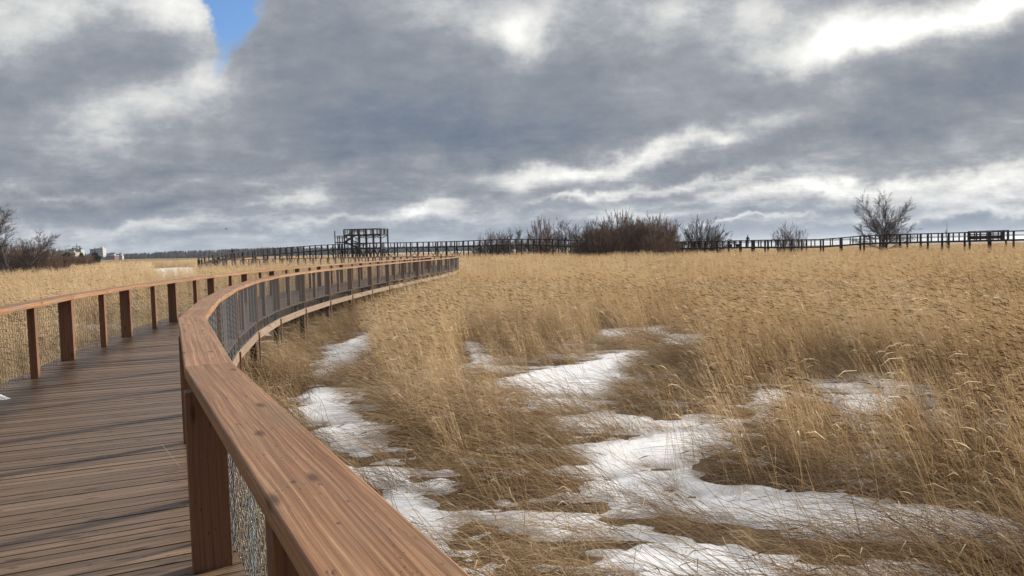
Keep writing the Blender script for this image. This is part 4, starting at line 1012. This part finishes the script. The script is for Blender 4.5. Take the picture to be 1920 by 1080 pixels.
B_ = [ # px, py, rx, ry, angle (counter-clockwise), brightness change
 (60,20,260,70,10,.24),(360,30,90,60,-20,.42),(250,110,230,70,8,-.14),(20,200,140,90,0,-.10),
 (330,185,170,40,12,.17),(190,215,150,36,10,.10),(400,150,40,40,0,.22),
 (700,190,300,150,-12,-.20),(560,90,120,120,0,-.05),(900,255,330,55,-3,-.20),(250,320,430,36,0,-.16),
 (230,383,330,22,-1,-.22),(560,372,90,16,4,.30),(120,352,260,8,0,.12),(340,415,300,12,0,.16),(90,440,260,14,0,.02),
 (985,65,60,50,15,.42),(900,20,160,50,0,.14),(1060,150,170,70,-20,-.12),(1240,20,60,50,20,.25),(1420,20,90,40,30,.24),
 (1560,75,190,36,14,.42),(1760,45,220,28,14,.34),(1920,5,130,40,18,.45),(1380,150,330,80,0,-.08),(1850,150,190,70,12,-.22),(1640,220,260,45,6,-.10),
 (1190,290,280,22,12,.42),(1360,262,60,14,0,.2),(980,320,160,18,4,.22),(700,310,130,20,0,.10),(1440,250,250,24,0,-.14),(1310,318,80,18,3,-.22),
 (1560,350,330,16,5,.40),(1240,352,240,10,5,.28),(1840,345,170,26,6,.34),(1900,385,160,12,4,.3),(1060,385,260,14,4,-.10),(1300,385,130,9,4,-.22),
 (1620,412,160,7,4,.20),(1820,412,170,14,2,-.30),(1500,398,200,8,3,-.14),(960,425,260,9,1,-.16),(450,440,300,7,1,-.12),(640,410,120,8,2,.16),(1380,415,110,5,2,.34),(1100,362,90,8,10,.25),(790,392,60,13,8,.34),(870,400,60,9,0,.2),(780,355,110,20,3,-.12),
 (1500,432,420,9,1,-.14),(1100,436,300,10,1,-.02),(300,462,500,12,0,.03),(1180,405,200,10,4,.14)]
val = g.m('ADD', .535, 0.0)
for b_ in B_: val = g.m('ADD', val, blob(*b_))
# cloud texture: big billows overhead, streaks towards the horizon
n1 = nz(cp_, .75, 8, .58, .5, scale=(1,1,1)).outputs[0]; n2 = nz(tp, 8, 10, .62, .25, scale=(1,2.0,1)).outputs[0]; n3 = nz(cp_, 2.6, 8, .62, .4).outputs[0]
n4 = nz(tp, 11, 10, .66, .25, off=(3,1,0), scale=(1,3.2,1), rot=.06).outputs[0]
low = g.mr(vv, .20, .05, 0, 1)
det = g.m('ADD', g.m('MULTIPLY', g.m('SUBTRACT', n2, .5), .44), g.m('MULTIPLY', g.m('SUBTRACT', n3, .5), .22))
det = g.m('ADD', det, g.m('MULTIPLY', g.m('SUBTRACT', n1, .5), .16))
det = g.m('ADD', det, g.m('MULTIPLY', g.m('MULTIPLY', g.m('SUBTRACT', n4, .5), .85), low))
val = g.m('ADD', val, det)
n5 = nz(tp, 21, 9, .66, .1, off=(7,2,0), scale=(1,1.7,1)).outputs[0]; val = g.m('ADD', val, g.m('MULTIPLY', g.m('SUBTRACT', n5, .5), .30))
cc = g.ramp(val, [(.0,(.092,.12,.17)),(.22,(.135,.162,.207)),(.38,(.19,.210,.24)),(.50,(.245,.26,.29)),(.60,(.33,.345,.365)),(.70,(.45,.46,.46)),(.84,(.60,.60,.585)),(1,(.78,.78,.75))])
warm = g.mr(uu, -.1, .7, 0, 1); cc = g.mix(g.m('MULTIPLY', warm, .10), cc, (1.0,.93,.80), 'MULTIPLY')
cc = g.mix(g.mr(vv, .075, .0, 0, .5), cc, (.30,.36,.44))
# the clear blue gap
gap = g.m('ADD', blob(447,12,34,88,-12,.95,2.0), g.m('ADD', blob(412,112,18,44,-8,.55,1.5), blob(445,-60,60,110,0,1.0,2.0)))
gap = g.m('ADD', gap, g.m('MULTIPLY', g.m('SUBTRACT', n2, .5), .5)); gap = g.mr(gap, .25, 1.0, 0, 1)
gap = g.m('MULTIPLY', gap, g.m('GREATER_THAN', dy, .15))
sky = g.n('ShaderNodeTexSky', sky_type='NISHITA'); sky.sun_disc = False; sky.sun_elevation = SEL; sky.sun_rotation = SAZ
bgs = g.n('ShaderNodeBackground', {0: g.mix(1.0, sky.outputs[0], (.75,1.0,1.35), 'MULTIPLY'), 1: .09}); bgc = g.n('ShaderNodeBackground', {0: cc, 1: 1.0})
mx = g.n('ShaderNodeMixShader', {0: gap, 1: bgc.outputs[0], 2: bgs.outputs[0]})
g.n('ShaderNodeOutputWorld', {0: mx.outputs[0]})
w.cycles.sampling_method = 'MANUAL'; w.cycles.sample_map_resolution = 512
